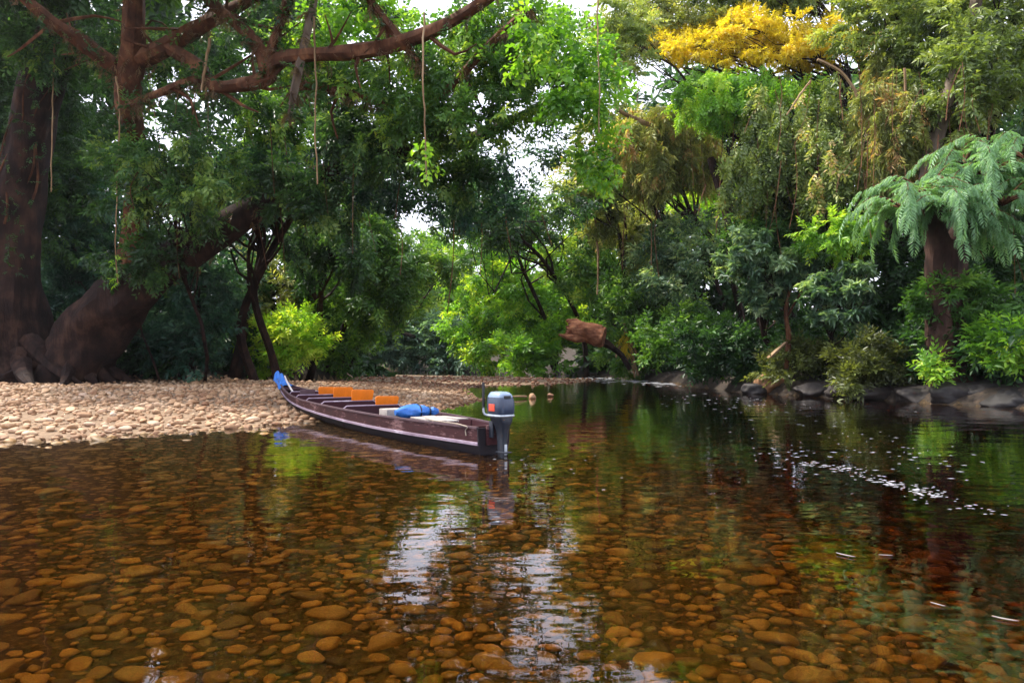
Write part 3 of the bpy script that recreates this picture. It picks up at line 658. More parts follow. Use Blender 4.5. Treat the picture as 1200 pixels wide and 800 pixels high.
T('olive tree in the gap left of the bright bush', (320, 330, 55, 50), 42, 'olive', .19, .8, (310, 46), k=8, group=GL, tone=.45, tvar=.18)
T('dark undergrowth bush beside the leaning trunk roots', (180, 405, 70, 32), 35, 'dark', .17, .9, (180, 37), k=8, style='shrub', group=GL, tone=.3, name='undergrowth_bush', cat='bush', tr=.06)
T('dim bush below the understorey tree', (262, 405, 40, 30), 39, 'blue', .17, .9, (262, 41), k=6, style='shrub', group=GL, tone=.35, name='undergrowth_bush', cat='bush', tr=.06)
T('bright lime green bush at the back of the gravel', (335, 402, 52, 36), 38.5, 'lime', .17, 1.0, (335, 41), k=10, style='shrub', tone=.82, tvar=.14, name='round_bush', cat='bush', tr=.06)

T('black green bush filling the gap between the two great trunks', (70, 415, 42, 34), 33.5, 'dark', .16, 1.0, (72, 35), k=7, style='shrub', group=GL, tone=.2, name='undergrowth_bush', cat='bush', tr=.05)
T('blue bush of broad leaves below the leaning trunk', (218, 402, 55, 36), 33, 'blue', .19, .85, (220, 35), k=7, tpl='near', style='shrub', group=GL, tone=.45, name='undergrowth_bush', cat='bush', tr=.05)
T('dark leafy sapling left of the bright bush', (276, 352, 36, 55), 40, 'dark', .18, .85, (280, 42), k=8, tpl='near', group=GL, tone=.5, tr=.07)
T('green bush right of the bright bush', (395, 408, 40, 28), 45, 'mid', .2, .9, (395, 47), k=6, style='shrub', group=GL, tone=.5, name='undergrowth_bush', cat='bush', tr=.05)
T('green sapling hiding the trunks above the bright bush', (372, 322, 50, 38), 43, 'mid', .18, .8, (372, 46), k=8, tpl='near', style='drape', group=GL, tone=.4, tr=.07)
T('hanging foliage over the far gravel', (440, 355, 40, 40), 43, 'mid', .19, .75, (400, 49), k=7, tpl='near', style='drape', group=GL, tone=.55, tr=.08)
T('shaded sapling in front of the leaning trunk fork', (160, 300, 55, 40), 28.5, 'dark', .14, .6, (190, 33), k=7, tpl='near', group=GL, tone=.45, tr=.05)
# the great dark trunk
def creeper(root, pts, rad, n):
    Q = catmull(pts, 30); rr = np.interp(np.linspace(0, 1, 30), np.linspace(0, 1, len(rad)), rad); rg = np.random.default_rng(n)
    for k in range(7):       # thin climbing roots on the bark
        a0 = rg.uniform(2.6, 5.6); j0 = rg.integers(0, 10); j1 = rg.integers(16, 30); P = []
        for j in range(j0, j1): a = a0 + .25 * math.sin(j * .5 + k) + .02 * j; P.append(Q[j] + (rr[j] * 1.06) * np.array((math.cos(a), math.sin(a), 0)))
        mb = MB(); mb.tube(P, np.linspace(.05, .02, len(P)), 5, .2); mb.build('climbing_root', BARK['red'], root)
    j = rg.integers(0, 30, n * 4); c = np.repeat(rg.uniform(2.4, 5.8, n), 4) + rg.normal(0, .2, n * 4); P = Q[j] + (rr[j] * 1.05)[:, None] * np.stack([np.cos(c), np.sin(c), 0 * c], -1)
    V, Fc, A = place(TPL['near'], P, rg.normal(0, .5, (n * 4, 3)) + np.array((0, -.4, -.4)), rg.uniform(.08, .17, n * 4), rg.normal(.4, .15, n * 4), rg); link('creeper', mesh_np('creeper', V, Fc, A), LEAF['dark'], root)
def great_tree():
    Y = 30.5; bx = (18 - 600) / F_PX * Y; z = H(bx, Y); root = empty('great_tree', (bx, Y, z)); tag(root, 'great dark trunked tree with flared roots on the gravel edge', 'tree')
    P = [at(0, 455, Y), at(4, 400, Y), at(10, 320, Y), at(24, 220, Y), at(42, 130, Y - .5), at(62, 50, Y - 1), at(72, -40, Y - 2), at(70, -120, Y - 3)]
    s = mpp(Y); trunk_mesh([(P, [60 * s, 42 * s, 31 * s, 25 * s, 21 * s, 18 * s, 14 * s, 10 * s])], 26, .16).build('trunk', BARK['dark'], root); creeper(root, P[2:6], [31 * s, 25 * s, 21 * s, 18 * s], 60)
    rg = np.random.default_rng(5)
    for k in range(8):
        a = rg.uniform(-1.5, .9); L = rg.uniform(2, 4.5); e = np.array((bx + math.cos(a) * L, Y + math.sin(a) * L, 0)); e[2] = H(e[0], e[1]) - .05
        st = np.array((bx + math.cos(a) * .9, Y + math.sin(a) * .9, z + rg.uniform(.7, 1.6))); m = (st * .45 + e * .55); m[2] = max(H(m[0], m[1]) + .25, m[2] * .8)
        trunk_mesh([([st, m, e], [.42, .26, .08])], 8, .15).build('root', BARK['dark'], root)
    lob = split_lobes(-20, -90, 27, 190, 95, 12, 901) + split_lobes(-20, 30, 33, 70, 60, 5, 902)  # upper lobes, out of view, are added to shade the trunk
    V, Fc, A = foliage(lob, 'tree', .2, .9, 903, 'far', .4); link('crown', mesh_np('crown', V, Fc, A), LEAF['dark'], root)
great_tree()

# the leaning tree with red limbs that arch over the river
def leaning_tree():
    Y = 31; bx = (88 - 600) / F_PX * Y; z = H(bx, Y); root = empty('leaning_tree', (bx, Y, z)); tag(root, 'leaning tree with long red limbs arching over the river', 'tree'); s = mpp(29)
    L = lambda *a: [at(*p) for p in a]
    trunk_mesh([(L((70, 452, 31), (105, 400, 30.6), (140, 352, 30), (185, 312, 29.5)), [48 * s, 36 * s, 30 * s, 26 * s])], 26, .16).build('trunk', BARK['dark'], root)
    def limb(pts, wpx, bark='red', n=9):
        Ym = np.mean([p[2] for p in pts]); trunk_mesh([(L(*pts), [w * .5 * mpp(Ym) for w in wpx])], n, .13).build('limb', BARK[bark], root)
    limb([(180, 318, 29.6), (235, 285, 29), (300, 245, 28.5), (380, 205, 27.5), (470, 182, 26), (560, 160, 25), (640, 120, 24)], (52, 42, 34, 28, 22, 14, 6), 'dark', 10)
    limb([(150, 345, 30), (158, 280, 29), (160, 200, 27.5), (151, 120, 26), (156, 40, 25), (160, -60, 24)], (40, 32, 28, 27, 25, 18), 'red', 10)
    limb([(150, 112, 26), (138, 82, 25.6), (100, 53, 25), (60, 25, 24.4), (20, -10, 24)], (24, 20, 18, 15, 12))
    limb([(152, 75, 25.5), (200, 52, 25), (236, 30, 24.6), (290, 2, 24), (340, -30, 23)], (24, 22, 18, 14, 10))
    limb([(196, 54, 25), (232, 78, 24.6), (250, 100, 24.2), (282, 100, 23.8), (312, 92, 23.4), (322, 72, 23), (365, 64, 22.4), (412, 62, 21.6), (470, 50, 20.8), (530, 25, 20), (575, -5, 19.3), (640, -60, 18.5)], (18, 18, 17, 17, 19, 18, 18, 17, 16, 14, 12, 9))
    limb([(312, 86, 23.2), (306, 60, 23.2), (283, 33, 23.4), (255, 10, 23.6), (225, -20, 24)], (16, 15, 14, 13, 12))
    limb([(316, 70, 23), (324, 40, 22.8), (337, 0, 22.6), (348, -50, 22.4)], (13, 12, 11, 9))
    limb([(340, 134, 22.8), (347, 96, 22.6), (358, 45, 22.4), (368, 0, 22.2), (374, -45, 22)], (7, 13, 12, 11, 10), 'grey')
    limb([(490, 72, 20.9), (470, 48, 20.9), (446, 18, 21), (425, -12, 21)], (6, 13, 12, 10))
    limb([(352, 100, 23.4), (380, 104, 23.2), (420, 112, 23), (470, 130, 22.6)], (14, 12, 9, 5))
    limb([(500, 130, 22.5), (540, 88, 22), (575, 50, 21.6), (620, 10, 21)], (6, 11, 10, 7))
    limb([(250, 100, 24.2), (225, 95, 24.4), (185, 110, 24.8), (150, 125, 25.2)], (12, 11, 10, 9))
    rt = np.random.default_rng(61)
    for p in ((60, 28, 24.4), (110, 58, 25.1), (150, 60, 25.4), (185, 60, 25.1), (225, 36, 24.7), (245, 95, 24.2), (283, 34, 23.4), (300, 98, 23.5), (322, 45, 22.8), (345, 66, 22.7), (380, 63, 22), (425, 60, 21.4), (455, 25, 21), (500, 40, 20.4), (540, 90, 22), (152, 95, 25.8), (205, 105, 24.6), (130, 76, 25.4), (265, 14, 23.6), (400, 106, 23.1)):
        for q in range(2):      # bare secondary branches that tangle between the limbs
            a = rt.uniform(0, 6.28); Lp = rt.uniform(35, 85); e = (p[0] + Lp * math.cos(a), p[1] + Lp * .75 * math.sin(a), p[2] + rt.uniform(-.8, .8)); m = ((p[0] + e[0]) / 2 + rt.normal(0, 9), (p[1] + e[1]) / 2 + rt.normal(0, 9), (p[2] + e[2]) / 2)
            trunk_mesh([(L(p, m, e), [.075, .05, .018])], 6, .15).build('branch', BARK['red'], root)
    def crown(lob, sp, leaf, cov, seed, tpl, tone, tvar=.15, style='tree'):
        V, Fc, A = foliage(lob, style, leaf, cov, seed, tpl, tone, tvar); link('crown', mesh_np('crown', V, Fc, A), LEAF[sp], root)
    SL = split_lobes
    crown(SL(560, 235, 27, 65, 28, 6, 911) + SL(450, 215, 28, 80, 28, 6, 912) + SL(420, 165, 26, 60, 34, 5, 913) + SL(590, 190, 25, 40, 30, 4, 914), 'blue', .15, .8, 915, 'near', .5, .17)
    crown(SL(510, 110, 22, 75, 50, 8, 921) + SL(430, 95, 23, 60, 40, 6, 922) + SL(600, 100, 22, 50, 55, 6, 923), 'mid', .13, .62, 925, 'near', .48, .2)
    crown(SL(430, 10, 24, 80, 30, 6, 931) + SL(560, 40, 22.5, 60, 40, 6, 932) + SL(690, 110, 20, 40, 70, 7, 933) + SL(650, 40, 20, 55, 45, 5, 934) + SL(380, 45, 25, 50, 40, 5, 935), 'lime', .13, .55, 936, 'round', .38, .2)
    crown(SL(100, 60, 29, 90, 60, 7, 941) + SL(240, 60, 28.5, 80, 40, 6, 942) + SL(300, 120, 26, 40, 24, 4, 943), 'dark', .14, .6, 944, 'near', .55, .18)
    crown(SL(410, -70, 20, 100, 40, 6, 951) + SL(210, -80, 23, 150, 60, 8, 952), 'mid', .18, .6, 954, 'far', .5)
    crown(SL(540, 200, 25, 70, 28, 6, 961) + SL(420, 160, 25, 60, 60, 7, 962) + SL(385, 235, 26.5, 50, 36, 5, 963) + SL(325, 212, 26.5, 60, 28, 5, 964) + SL(245, 262, 27.5, 36, 18, 3, 965) + SL(650, 235, 27, 45, 22, 4, 966), 'dark', .14, .8, 967, 'near', .58, .19)
    crown(SL(590, 55, 23, 90, 55, 9, 971) + SL(665, 95, 21, 45, 45, 5, 972) + SL(510, 150, 23, 60, 34, 6, 973) + SL(570, 150, 22, 38, 30, 4, 974) + SL(360, 60, 27, 60, 50, 6, 975), 'mid', .13, .75, 976, 'near', .55, .2)
    crown(SL(700, 185, 21, 28, 50, 4, 981) + SL(480, 60, 23.5, 50, 40, 4, 982) + SL(715, 60, 21, 24, 40, 3, 983), 'lime', .13, .7, 984, 'round', .42, .2)
    crown(SL(640, 165, 24, 40, 40, 5, 991) + SL(505, 245, 27, 24, 22, 3, 992), 'dark', .13, .30, 993, 'near', .55, .2)
    # shaggy dry roots and moss along the red limbs
    P, D, S_ = [], [], []
    for o in [o for o in root.children if o.name.startswith('limb')]:
        vs = np.array([v.co[:] for v in o.data.vertices]); pick = RNG.integers(0, len(vs), 110); P.append(vs[pick]); D.append(RNG.normal(0, .45, (110, 3)) + np.array((0, 0, -.8))); S_.append(RNG.uniform(.05, .13, 110))
    P, D, S_ = np.vstack(P), np.vstack(D), np.concatenate(S_); V, Fc, A = place(TPL['needle'], P, D, S_, RNG.normal(.45, .2, len(P)), RNG); link('moss', mesh_np('moss', V, Fc, A), LEAF['brown'], root)
    P, D, S_ = [], [], []
    for o in [o for o in root.children if o.name.startswith('limb')]:
        vs = np.array([v.co[:] for v in o.data.vertices]); c = RNG.integers(0, len(vs), 5); pick = np.concatenate([np.clip(q + RNG.integers(-25, 25, 14), 0, len(vs) - 1) for q in c]); P.append(vs[pick]); D.append(RNG.normal(0, .6, (70, 3)) + np.array((0, 0, .2))); S_.append(RNG.uniform(.10, .2, 70))
    P, D, S_ = np.vstack(P), np.vstack(D), np.concatenate(S_); V, Fc, A = place(TPL['near'], P, D, S_, RNG.normal(.5, .18, len(P)), RNG); link('creeper', mesh_np('creeper', V, Fc, A), LEAF['dark'], root)
    rg = np.random.default_rng(6)
    for k in range(7):
        a = rg.uniform(-2.2, .6); Lr = rg.uniform(1.6, 4); e = np.array((bx + math.cos(a) * Lr, Y + math.sin(a) * Lr, 0)); e[2] = H(e[0], e[1]) - .04
        st = np.array((bx + math.cos(a) * .6, Y + math.sin(a) * .6, z + rg.uniform(.5, 1.2))); m = st * .4 + e * .6; m[2] = H(m[0], m[1]) + .2
        trunk_mesh([([st, m, e], [.34, .2, .06])], 8, .15).build('root', BARK['dark'], root)
leaning_tree()

# bare forked sapling, dark stump trunk, slender trunks on the right
def bare(name, label, paths, bark, cat='tree'):
    b = paths[0][0][0]; p = at(*b); root = empty(name, p); tag(root, label, cat)
    for i, (pts, wpx) in enumerate(paths):
        Ym = np.mean([q[2] for q in pts]); trunk_mesh([([at(*q) for q in pts], [x * .5 * mpp(Ym) for x in wpx])], 7, .1).build('trunk' if i == 0 else 'branch', BARK[bark], root)
bare('forked_sapling', 'bare forked sapling leaning out beside the bright bush', [([(276, 442, 38), (282, 405, 38), (290, 370, 38), (300, 335, 38), (303, 300, 38)], (16, 12, 7, 4, 2)), ([(272, 390, 38), (288, 365, 37.8), (303, 335, 37.6)], (3, 4, 2))], 'dark')
bare('slender_trunk', 'slender grey trunk rising out of the dark treetop', [([(1080, 260, 29), (1092, 175, 28.6), (1112, 110, 28.2), (1132, 52, 28), (1146, -10, 27.8), (1152, -60, 27.8)], (22, 20, 17, 15, 13, 11))], 'grey')
bare('slender_trunk', 'dark trunk beside the lime gap in the vines', [([(862, 330, 37), (858, 270, 37), (846, 225, 37), (832, 185, 37)], (20, 17, 14, 8))], 'dark')
bare('dead_branch', 'bare brown branch poking out under the sky gap', [([(770, 150, 41), (745, 140, 40.5), (722, 128, 40)], (6, 6, 4))], 'tan', 'branch')
bare('slender_trunk', 'short brown trunk standing in the water edge scrub', [([(921, 432, 30.8), (924, 395, 30.9), (921, 365, 31), (926, 330, 31.2), (920, 300, 31.4)], (7, 6, 5, 4, 3)), ([(922, 372, 31), (934, 350, 31), (944, 335, 31.2)], (3, 2.5, 1.5))], 'red')
bare('dead_branch', 'broken pale branch propped against the short brown trunk', [([(900, 420, 30.4), (910, 411, 30.3), (921, 401, 30.2)], (5, 5, 3))], 'tan', 'branch')

# lianas
def liana(label, pts, wpx, bark='tan', leaves=None):
    p = at(*pts[0]); root = empty('hanging_liana', p); tag(root, label, 'liana', 'lianas hanging from the limbs')
    Ym = pts[0][2]; rg = np.random.default_rng(int(pts[0][0])); Q = catmull([at(*q) for q in pts], 14) ; Q[1:-1] += rg.normal(0, .012, (12, 3))
    mb = MB(); mb.tube(Q, np.linspace(1, .7, 14) * wpx * .5 * mpp(Ym), 5, .1); mb.build('stem', BARK[bark], root)
    if leaves:
        sp, n, lf, tpl, t0 = leaves; t = rg.uniform(t0, 1, n); P = np.stack([np.interp(t, np.linspace(0, 1, 14), Q[:, i]) for i in range(3)], -1)
        D = rg.normal(0, .6, (n, 3)) + np.array((0, 0, -.35)); V, Fc, A = place(TPL[tpl], P, D, lf * rg.uniform(.7, 1.2, n), rg.normal(.55, .12, n), rg); link('foliage', mesh_np('foliage', V, Fc, A), LEAF[sp], root)
liana('thin tan liana hanging below the pale broken limb', [(368, 20, 22), (370, 90, 22), (369, 150, 22), (372, 216, 22)], 2.6)
liana('liana with a bunch of large leaves at its tip', [(497, 15, 17), (495, 80, 17), (498, 140, 17), (500, 212, 17)], 2.4, 'tan', ('lime', 9, .17, 'round', .72))
liana('thin liana dropping through the lime canopy', [(702, -10, 19), (700, 50, 19), (703, 100, 19), (702, 156, 19)], 2, 'tan', ('lime', 14, .1, 'round', .1))
liana('long thread beside the great dark trunk', [(64, 45, 28), (62, 110, 28), (61, 160, 28), (60, 225, 28)], 1.8)
liana('thread hanging under the left red fork', [(136, 90, 25), (140, 130, 25), (138, 190, 25)], 2.2)
liana('short pale stick hanging below the red elbow limb', [(246, 45, 24), (241, 75, 24), (236, 106, 24)], 4)
liana('vine with a bright yellow green leaf tuft before the leaning trunk', [(136, 170, 26), (137, 230, 26), (135, 290, 26), (138, 332, 26)], 1.8, 'tan', ('lime', 9, .13, 'near', .7))
liana('curved brown liana looping beside the vine curtain', [(958, 70, 31), (985, 85, 31), (1004, 112, 31), (1003, 150, 31), (1000, 200, 31)], 4)
liana('straight tan liana among the dry hanging vines', [(1060, 80, 29), (1061, 130, 29), (1058, 180, 29), (1057, 225, 29)], 3)
liana('slanting liana crossing the green vine curtain', [(950, 95, 31), (935, 115, 31), (922, 135, 31)], 2.6)
liana('forked pale liana in front of the silver tree', [(697, 250, 47), (700, 280, 47), (701, 310, 47), (700, 345, 47)], 3)

# palm in the shade
def palm():
    Y = 35; bx = (212 - 600) / F_PX * Y; z = H(bx, Y); root = empty('shade_palm', (bx, Y, z)); tag(root, 'palm with arching feather fronds in the shade of the leaning trunk', 'palm')
    hub = at(215, 375, Y); trunk_mesh([([np.array((bx, Y, z - .2)), hub], [.16, .12])], 7, .1).build('trunk', BARK['dark'], root); rg = np.random.default_rng(8)
    LV, LF = leaf_tpl(w=.07, fold=.03, droop=.3, quad=True)
    for k in range(13):
        a = 2 * math.pi * k / 13 + rg.uniform(-.2, .2); L = rg.uniform(2.0, 2.9); hz = rg.uniform(.5, 1.6); e = hub + np.array((math.cos(a) * L, math.sin(a) * L, hz - 1.1)); m = hub + np.array((math.cos(a) * L * .5, math.sin(a) * L * .5, hz))
        Q = catmull([hub, m, e], 26); mb = MB(); mb.tube(Q[::3], np.linspace(.025, .006, len(Q[::3])), 4)
        fo = mb.build('frond', LEAF['blue'], root); P, D = [], []
        for j in range(3, 26):
            t = Q[j] - Q[j - 1]; t /= np.linalg.norm(t); sd = np.cross(t, (0, 0, 1)); sd /= np.linalg.norm(sd)
            for sg in (-1, 1): P.append(Q[j]); D.append(t * .7 + sg * sd + np.array((0, 0, -.25)))
        n = len(P); V, Fc, A = place([(LV, LF, np.zeros(4))], np.array(P), np.array(D), np.full(n, .62), np.full(n, .72) + rg.normal(0, .05, n), rg, .1)
        link('leaflets', mesh_np('leaflets', V, Fc, A), LEAF['blue'], fo)
palm()
print('LEAF TRIS', NTRI[0])

# --- broken log and root tangle on the far right bank
def broken_log():
    Y = 47; s = mpp(Y); root = empty('broken_log', at(735, 425, Y)); tag(root, 'thick broken red log jutting out of the far bank', 'log')
    prof = [(669, 384, 9), (675, 385, 10.5), (684, 388, 11), (694, 391, 11.5), (703, 394, 12), (708, 395, 11.5)]
    mb = MB(); Q = [at(a, b, Y - .015 * (a - 660)) for a, b, r in prof]; mb.tube(catmull(Q, 24), np.interp(np.linspace(0, 1, 24), np.linspace(0, 1, 6), [r * s for a, b, r in prof]), 26, .09); mb.build('body', BARK['log'], root)
    rg = np.random.default_rng(14)
    for k in range(15):      # splinters of the broken end
        a = 2 * math.pi * k / 15; r0 = 8.5; p0 = (673, 385 + r0 * math.sin(a)); L = rg.uniform(3, 12); yo = r0 * math.cos(a) * s
        trunk_mesh([([at(p0[0] + 4, p0[1], Y + yo), at(p0[0] - L * .6, p0[1] - 1.5, Y + yo), at(p0[0] - L, p0[1] - 2.5, Y + yo)], [2.8 * s, 2.2 * s, .5 * s])], 8, .2).build('splinter', BARK['log'], root)
    trunk_mesh([([at(690, 396, Y - .5), at(672, 396, Y - .6), at(655, 392, Y - .7)], [4 * s, 4 * s, 1.2 * s])], 12, .2).build('branch', BARK['log'], root)
    trunk_mesh([([at(700, 398, Y), at(716, 406, Y + .5), at(728, 416, Y + 1), at(738, 432, Y + 1.5)], [7 * s, 4 * s, 3 * s, 3 * s])], 8, .15).build('branch', BARK['dark'], root)
    n = 60; P = np.array([at(rg.uniform(670, 706), 377 + rg.uniform(-1, 3) + .25 * 12, Y) for _ in range(n)]); V, Fc, A = place(TPL['near'], P, rg.normal(0, .5, (n, 3)) + np.array((0, -.3, .2)), np.full(n, .13), rg.normal(.5, .15, n), rg); link('creeper', mesh_np('creeper', V, Fc, A), LEAF['lime'], root)
broken_log()
def roots():
    Y = 49.5; s = mpp(Y); root = empty('root_tangle', at(745, 440, Y)); tag(root, 'tangle of bare tan roots hanging to the water beside the log', 'roots')
    for pts, w in (([(731, 372, Y), (734, 392, Y), (740, 412, Y), (748, 440, Y)], (4, 5, 4, 3)), ([(738, 398, Y), (746, 415, Y), (754, 432, Y)], (4, 3, 2)), ([(742, 414, Y), (737, 418, Y), (734, 424, Y)], (4, 4, 2)), ([(740, 410, Y), (741, 425, Y), (744, 442, Y)], (3, 3, 2)), ([(738, 402, Y), (744, 397, Y), (750, 394, Y)], (3, 3, 2)), ([(727, 405, Y), (723, 412, Y), (722, 419, Y)], (3, 2, 2))):
        trunk_mesh([([at(*q) for q in pts], [x * .5 * s for x in w])], 6, .1).build('root', BARK['tan'], root)
    rg = np.random.default_rng(3); n = 26; P = np.array([at(rg.uniform(729, 736), rg.uniform(385, 410), Y - .2) for _ in range(n)]); V, Fc, A = place(TPL['needle'], P, rg.normal(0, .3, (n, 3)) + np.array((0, 0, -1)), np.full(n, .2), rg.normal(.4, .15, n), rg)
    link('dry_fibre', mesh_np('dry_fibre', V, Fc, A), LEAF['glow_and_fibre'], root)
roots()

# --- boulders along the right bank
def boulder(label, px, py, Y, wpx, hpx, seed, mat=None, rz=0):
    bm = bmesh.new(); bmesh.ops.create_icosphere(bm, subdivisions=4, radius=1); V = np.array([v.co[:] for v in bm.verts]); Fc = np.array([[v.index for v in f.verts] for f in bm.faces]); bm.free(); rg = np.random.default_rng(seed)
    r = np.ones(len(V))
    for q in range(9):
        d = unit(rg.normal(size=3)); c = rg.uniform(.5, .85); s = V @ d; r = np.where(s > c, np.minimum(r, (c + .25 * (s - c)) / np.maximum(s, .01)), r)
    for q in range(10): r *= 1 + .022 * np.sin(V @ rg.normal(size=3) * rg.uniform(3, 9) + rg.uniform(0, 6))
    s = mpp(Y); V = V * r[:, None] * np.array((wpx * .55 * s, wpx * .42 * s, hpx * .62 * s)); p = at(px, py, Y)
    o = link('boulder', mesh_np('boulder', V, Fc, smooth=True), mat or M_BOULDER, loc=(p[0], p[1], p[2])); o.rotation_euler = (0, 0, rz); return tag(o, label, 'boulder', 'boulders lining the steep bank')
boulder('dark rounded boulder beside the ochre rock', 884, 458, 31.6, 30, 17, 1)
boulder('ochre brown rock half buried under the olive bush', 908, 449, 31.8, 46, 26, 2, M_OCHRE, .3)
boulder('long low brownish boulder next after the ochre rock', 1015, 460, 27.5, 82, 24, 3)
boulder('squat dark boulder below the small lime bush', 1076, 463, 25.8, 62, 26, 4)
boulder('angular dark boulder under the wide lime bush', 1118, 466, 24.6, 64, 31, 5)
boulder('rugged boulder between the angular boulder and the large smooth one', 1152, 466, 24.3, 54, 30, 8)
boulder('large smooth black boulder at the water edge', 1192, 470, 23.2, 72, 31, 6)
boulder('small dark stone between the ochre rock and the long boulder', 955, 460, 29.5, 48, 19, 7)
# ---------------------------------------------------------------- the longboat
def worn(name, base, worn_c, dark, amt=.62, rough=.68, st=(.5, 1, 2.5), sc_=6):
    m, n, b, o = newmat(name); t = noise(n, sc_, 9, .72, stretch=st); t2 = noise(n, 1.3, 3, .5)
    ad = n.nodes.new('ShaderNodeMath'); ad.operation = 'MULTIPLY_ADD'; ad.inputs[1].default_value = .5; n.links.new(t2.outputs['Fac'], ad.inputs[0])
    h = n.nodes.new('ShaderNodeMath'); h.operation = 'MULTIPLY'; h.inputs[1].default_value = .5; n.links.new(t.outputs['Fac'], h.inputs[0]); n.links.new(h.outputs[0], ad.inputs[2])
    r = ramp(n, [(.34, dark), (.48, base), (amt - .06, base), (amt, worn_c)], ad.outputs[0]); n.links.new(r.outputs[0], b.inputs['Base Color'])
    b.inputs['Roughness'].default_value = rough; b.inputs['Specular IOR Level'].default_value = .3; bump(n, b, t.outputs['Fac'], .4, .006); return m
M_HULL = worn('maroon_paint', (.040, .008, .010), (.20, .11, .11), (.016, .004, .005), .575, sc_=9)
M_INNER = worn('wine_paint', (.034, .006, .011), (.08, .03, .038), (.014, .004, .007), .70)
M_BOTTOM = worn('black_bottom', (.009, .006, .009), (.05, .04, .05), (.006, .005, .007), .72)
M_RAIL = worn('pale_rail', (.26, .20, .26), (.50, .44, .52), (.12, .075, .10), .60)
M_ORANGE = simple('orange_seat', (.85, .21, .010), .55, .4, 0, 5, .18)
M_GREYP = simple('grey_panel', (.10, .06, .07), .6, .3, 0, 6, .3)
M_BOARD = simple('weathered_board', (.34, .30, .28), .8, .2, 0, 8, .35)
M_BLUE = simple('blue_cloth', (.035, .17, .56), .6, .3, 0, 7, .3, .02)
M_BLUE2 = simple('blue_bag_cloth', (.03, .15, .50), .5, .4, 0, 9, .35, .02)
M_WHITE = simple('white_pole', (.62, .56, .52), .5, .4, 0, 7, .2)
M_COWL = simple('blue_grey_cowl', (.034, .050, .090), .32, .5, 0, 12, .2)
M_COWLT = simple('pale_cowl_top', (.20, .27, .38), .35, .5, 0, 12, .2)
M_BLACK = simple('black_plastic', (.012, .012, .014), .45, .4)
M_LEG = simple('dark_grey_leg', (.018, .023, .034), .4, .5, 0, 14, .3)
M_RED = simple('red_sticker', (.62, .07, .035), .45, .4)
M_ALLOY = simple('worn_alloy', (.42, .46, .50), .35, .5, .6, 20, .3)
M_ROPE = simple('pale_rope', (.36, .30, .24), .9, .2, 0, 40, .3)

ST, BOW = np.array((-.30, 11.70)), np.array((-7.25, 23.0))
AX = BOW - ST; BL = float(np.linalg.norm(AX)); ANG = math.atan2(AX[1], AX[0])
boat = empty('longboat', (ST[0], ST[1], 0), ANG)
tag(boat, 'long narrow maroon wooden boat with orange seat backs moored on gravel', 'boat')
SS = np.array([0, .5, 1.2, 2.2, 3.4, 5, 6.8, 8.4, 9.8, 11.0, 12.0, 12.6, 13.0, BL])
HB = np.interp(SS, [0, .5, 1.2, 2.2, 3.4, 5, 6.8, 8.4, 9.8, 11, 12, 12.6, 13, 13.3], [.27, .36, .46, .58, .67, .73, .74, .68, .55, .38, .22, .13, .07, .03])
ZS = np.interp(SS, [0, 3.4, 5, 6.8, 8.4, 9.8, 11, 12, 12.6, 13, 13.3], [.42, .42, .43, .45, .47, .51, .57, .66, .74, .82, .90])
ZB = np.interp(SS, [0, 3.4, 5, 6.8, 8.4, 9.8, 11, 12, 12.6, 13, 13.3], [-.12, -.11, -.08, -.02, .05, .12, .20, .31, .42, .52, .62])
fine = np.linspace(0, BL, 60)
def smooth_interp(y): # smoothed profile along the boat
    v = np.interp(fine, SS, y); k = np.array([1, 2, 3, 2, 1.]); k /= k.sum(); return np.convolve(np.pad(v, 2, mode='edge'), k, mode='valid')
hb, zs, zb = smooth_interp(HB), smooth_interp(ZS), smooth_interp(ZB)
def section(i, off=0.0):
    b, t, m = max(hb[i] - off, .006), zs[i], zb[i] + off; h = t - zb[i]; s = fine[i]
    half = [(b, t), (b * .985, t - h * .22), (b * .955, t - h * .46), (b * .86, zb[i] + h * .22), (b * .66, m + h * .06), (b * .33, m + .005), (0, m - .01)]
    return half
def hull_rings(off, k0, k1):
    rings = []
    for i in range(len(fine)):
        h = section(i, off)[k0:k1]; s = fine[i] + (off if i == 0 else 0)
        rings.append([(s, y, z) for y, z in h] + [(s, -y, z) for y, z in h[::-1] if not (k1 == 7 and abs(y) < 1e-9)])
    return rings
def b_build(mb, name, mat, parent=boat, **kw): return mb.build(name, mat, parent, keep_world=False, **kw)
# painted side planks, upper strake pair (each side), black bottom
for sg in (1, -1):
    for nm, k0, k1, mt in (('side_plank', 0, 3, M_HULL), ('lower_plank', 2, 5, M_BOTTOM)):
        mb = MB(); rings = []
        for i in range(len(fine)):
            o_, n_ = section(i, 0)[k0:k1], section(i, .028)[k0:k1]
            if k0 == 2: o_ = [(y - .004, z) for y, z in o_]
            rings.append([(fine[i], sg * y, z) for y, z in o_] + [(fine[i], sg * y, z) for y, z in n_[::-1]])
        mb.loft(rings); b_build(mb, nm, mt)
mb = MB(); rings = []
for i in range(len(fine)):
    o_, n_ = section(i, 0)[4:], section(i, .03)[4:]
    o_ = o_ + [(-y, z) for y, z in o_[::-1][1:]]; n_ = n_ + [(-y, z) for y, z in n_[::-1][1:]]
    rings.append([(fine[i], y, z - .003) for y, z in o_] + [(fine[i], y, z) for y, z in n_[::-1]])
mb.loft(rings); b_build(mb, 'bottom', M_BOTTOM)
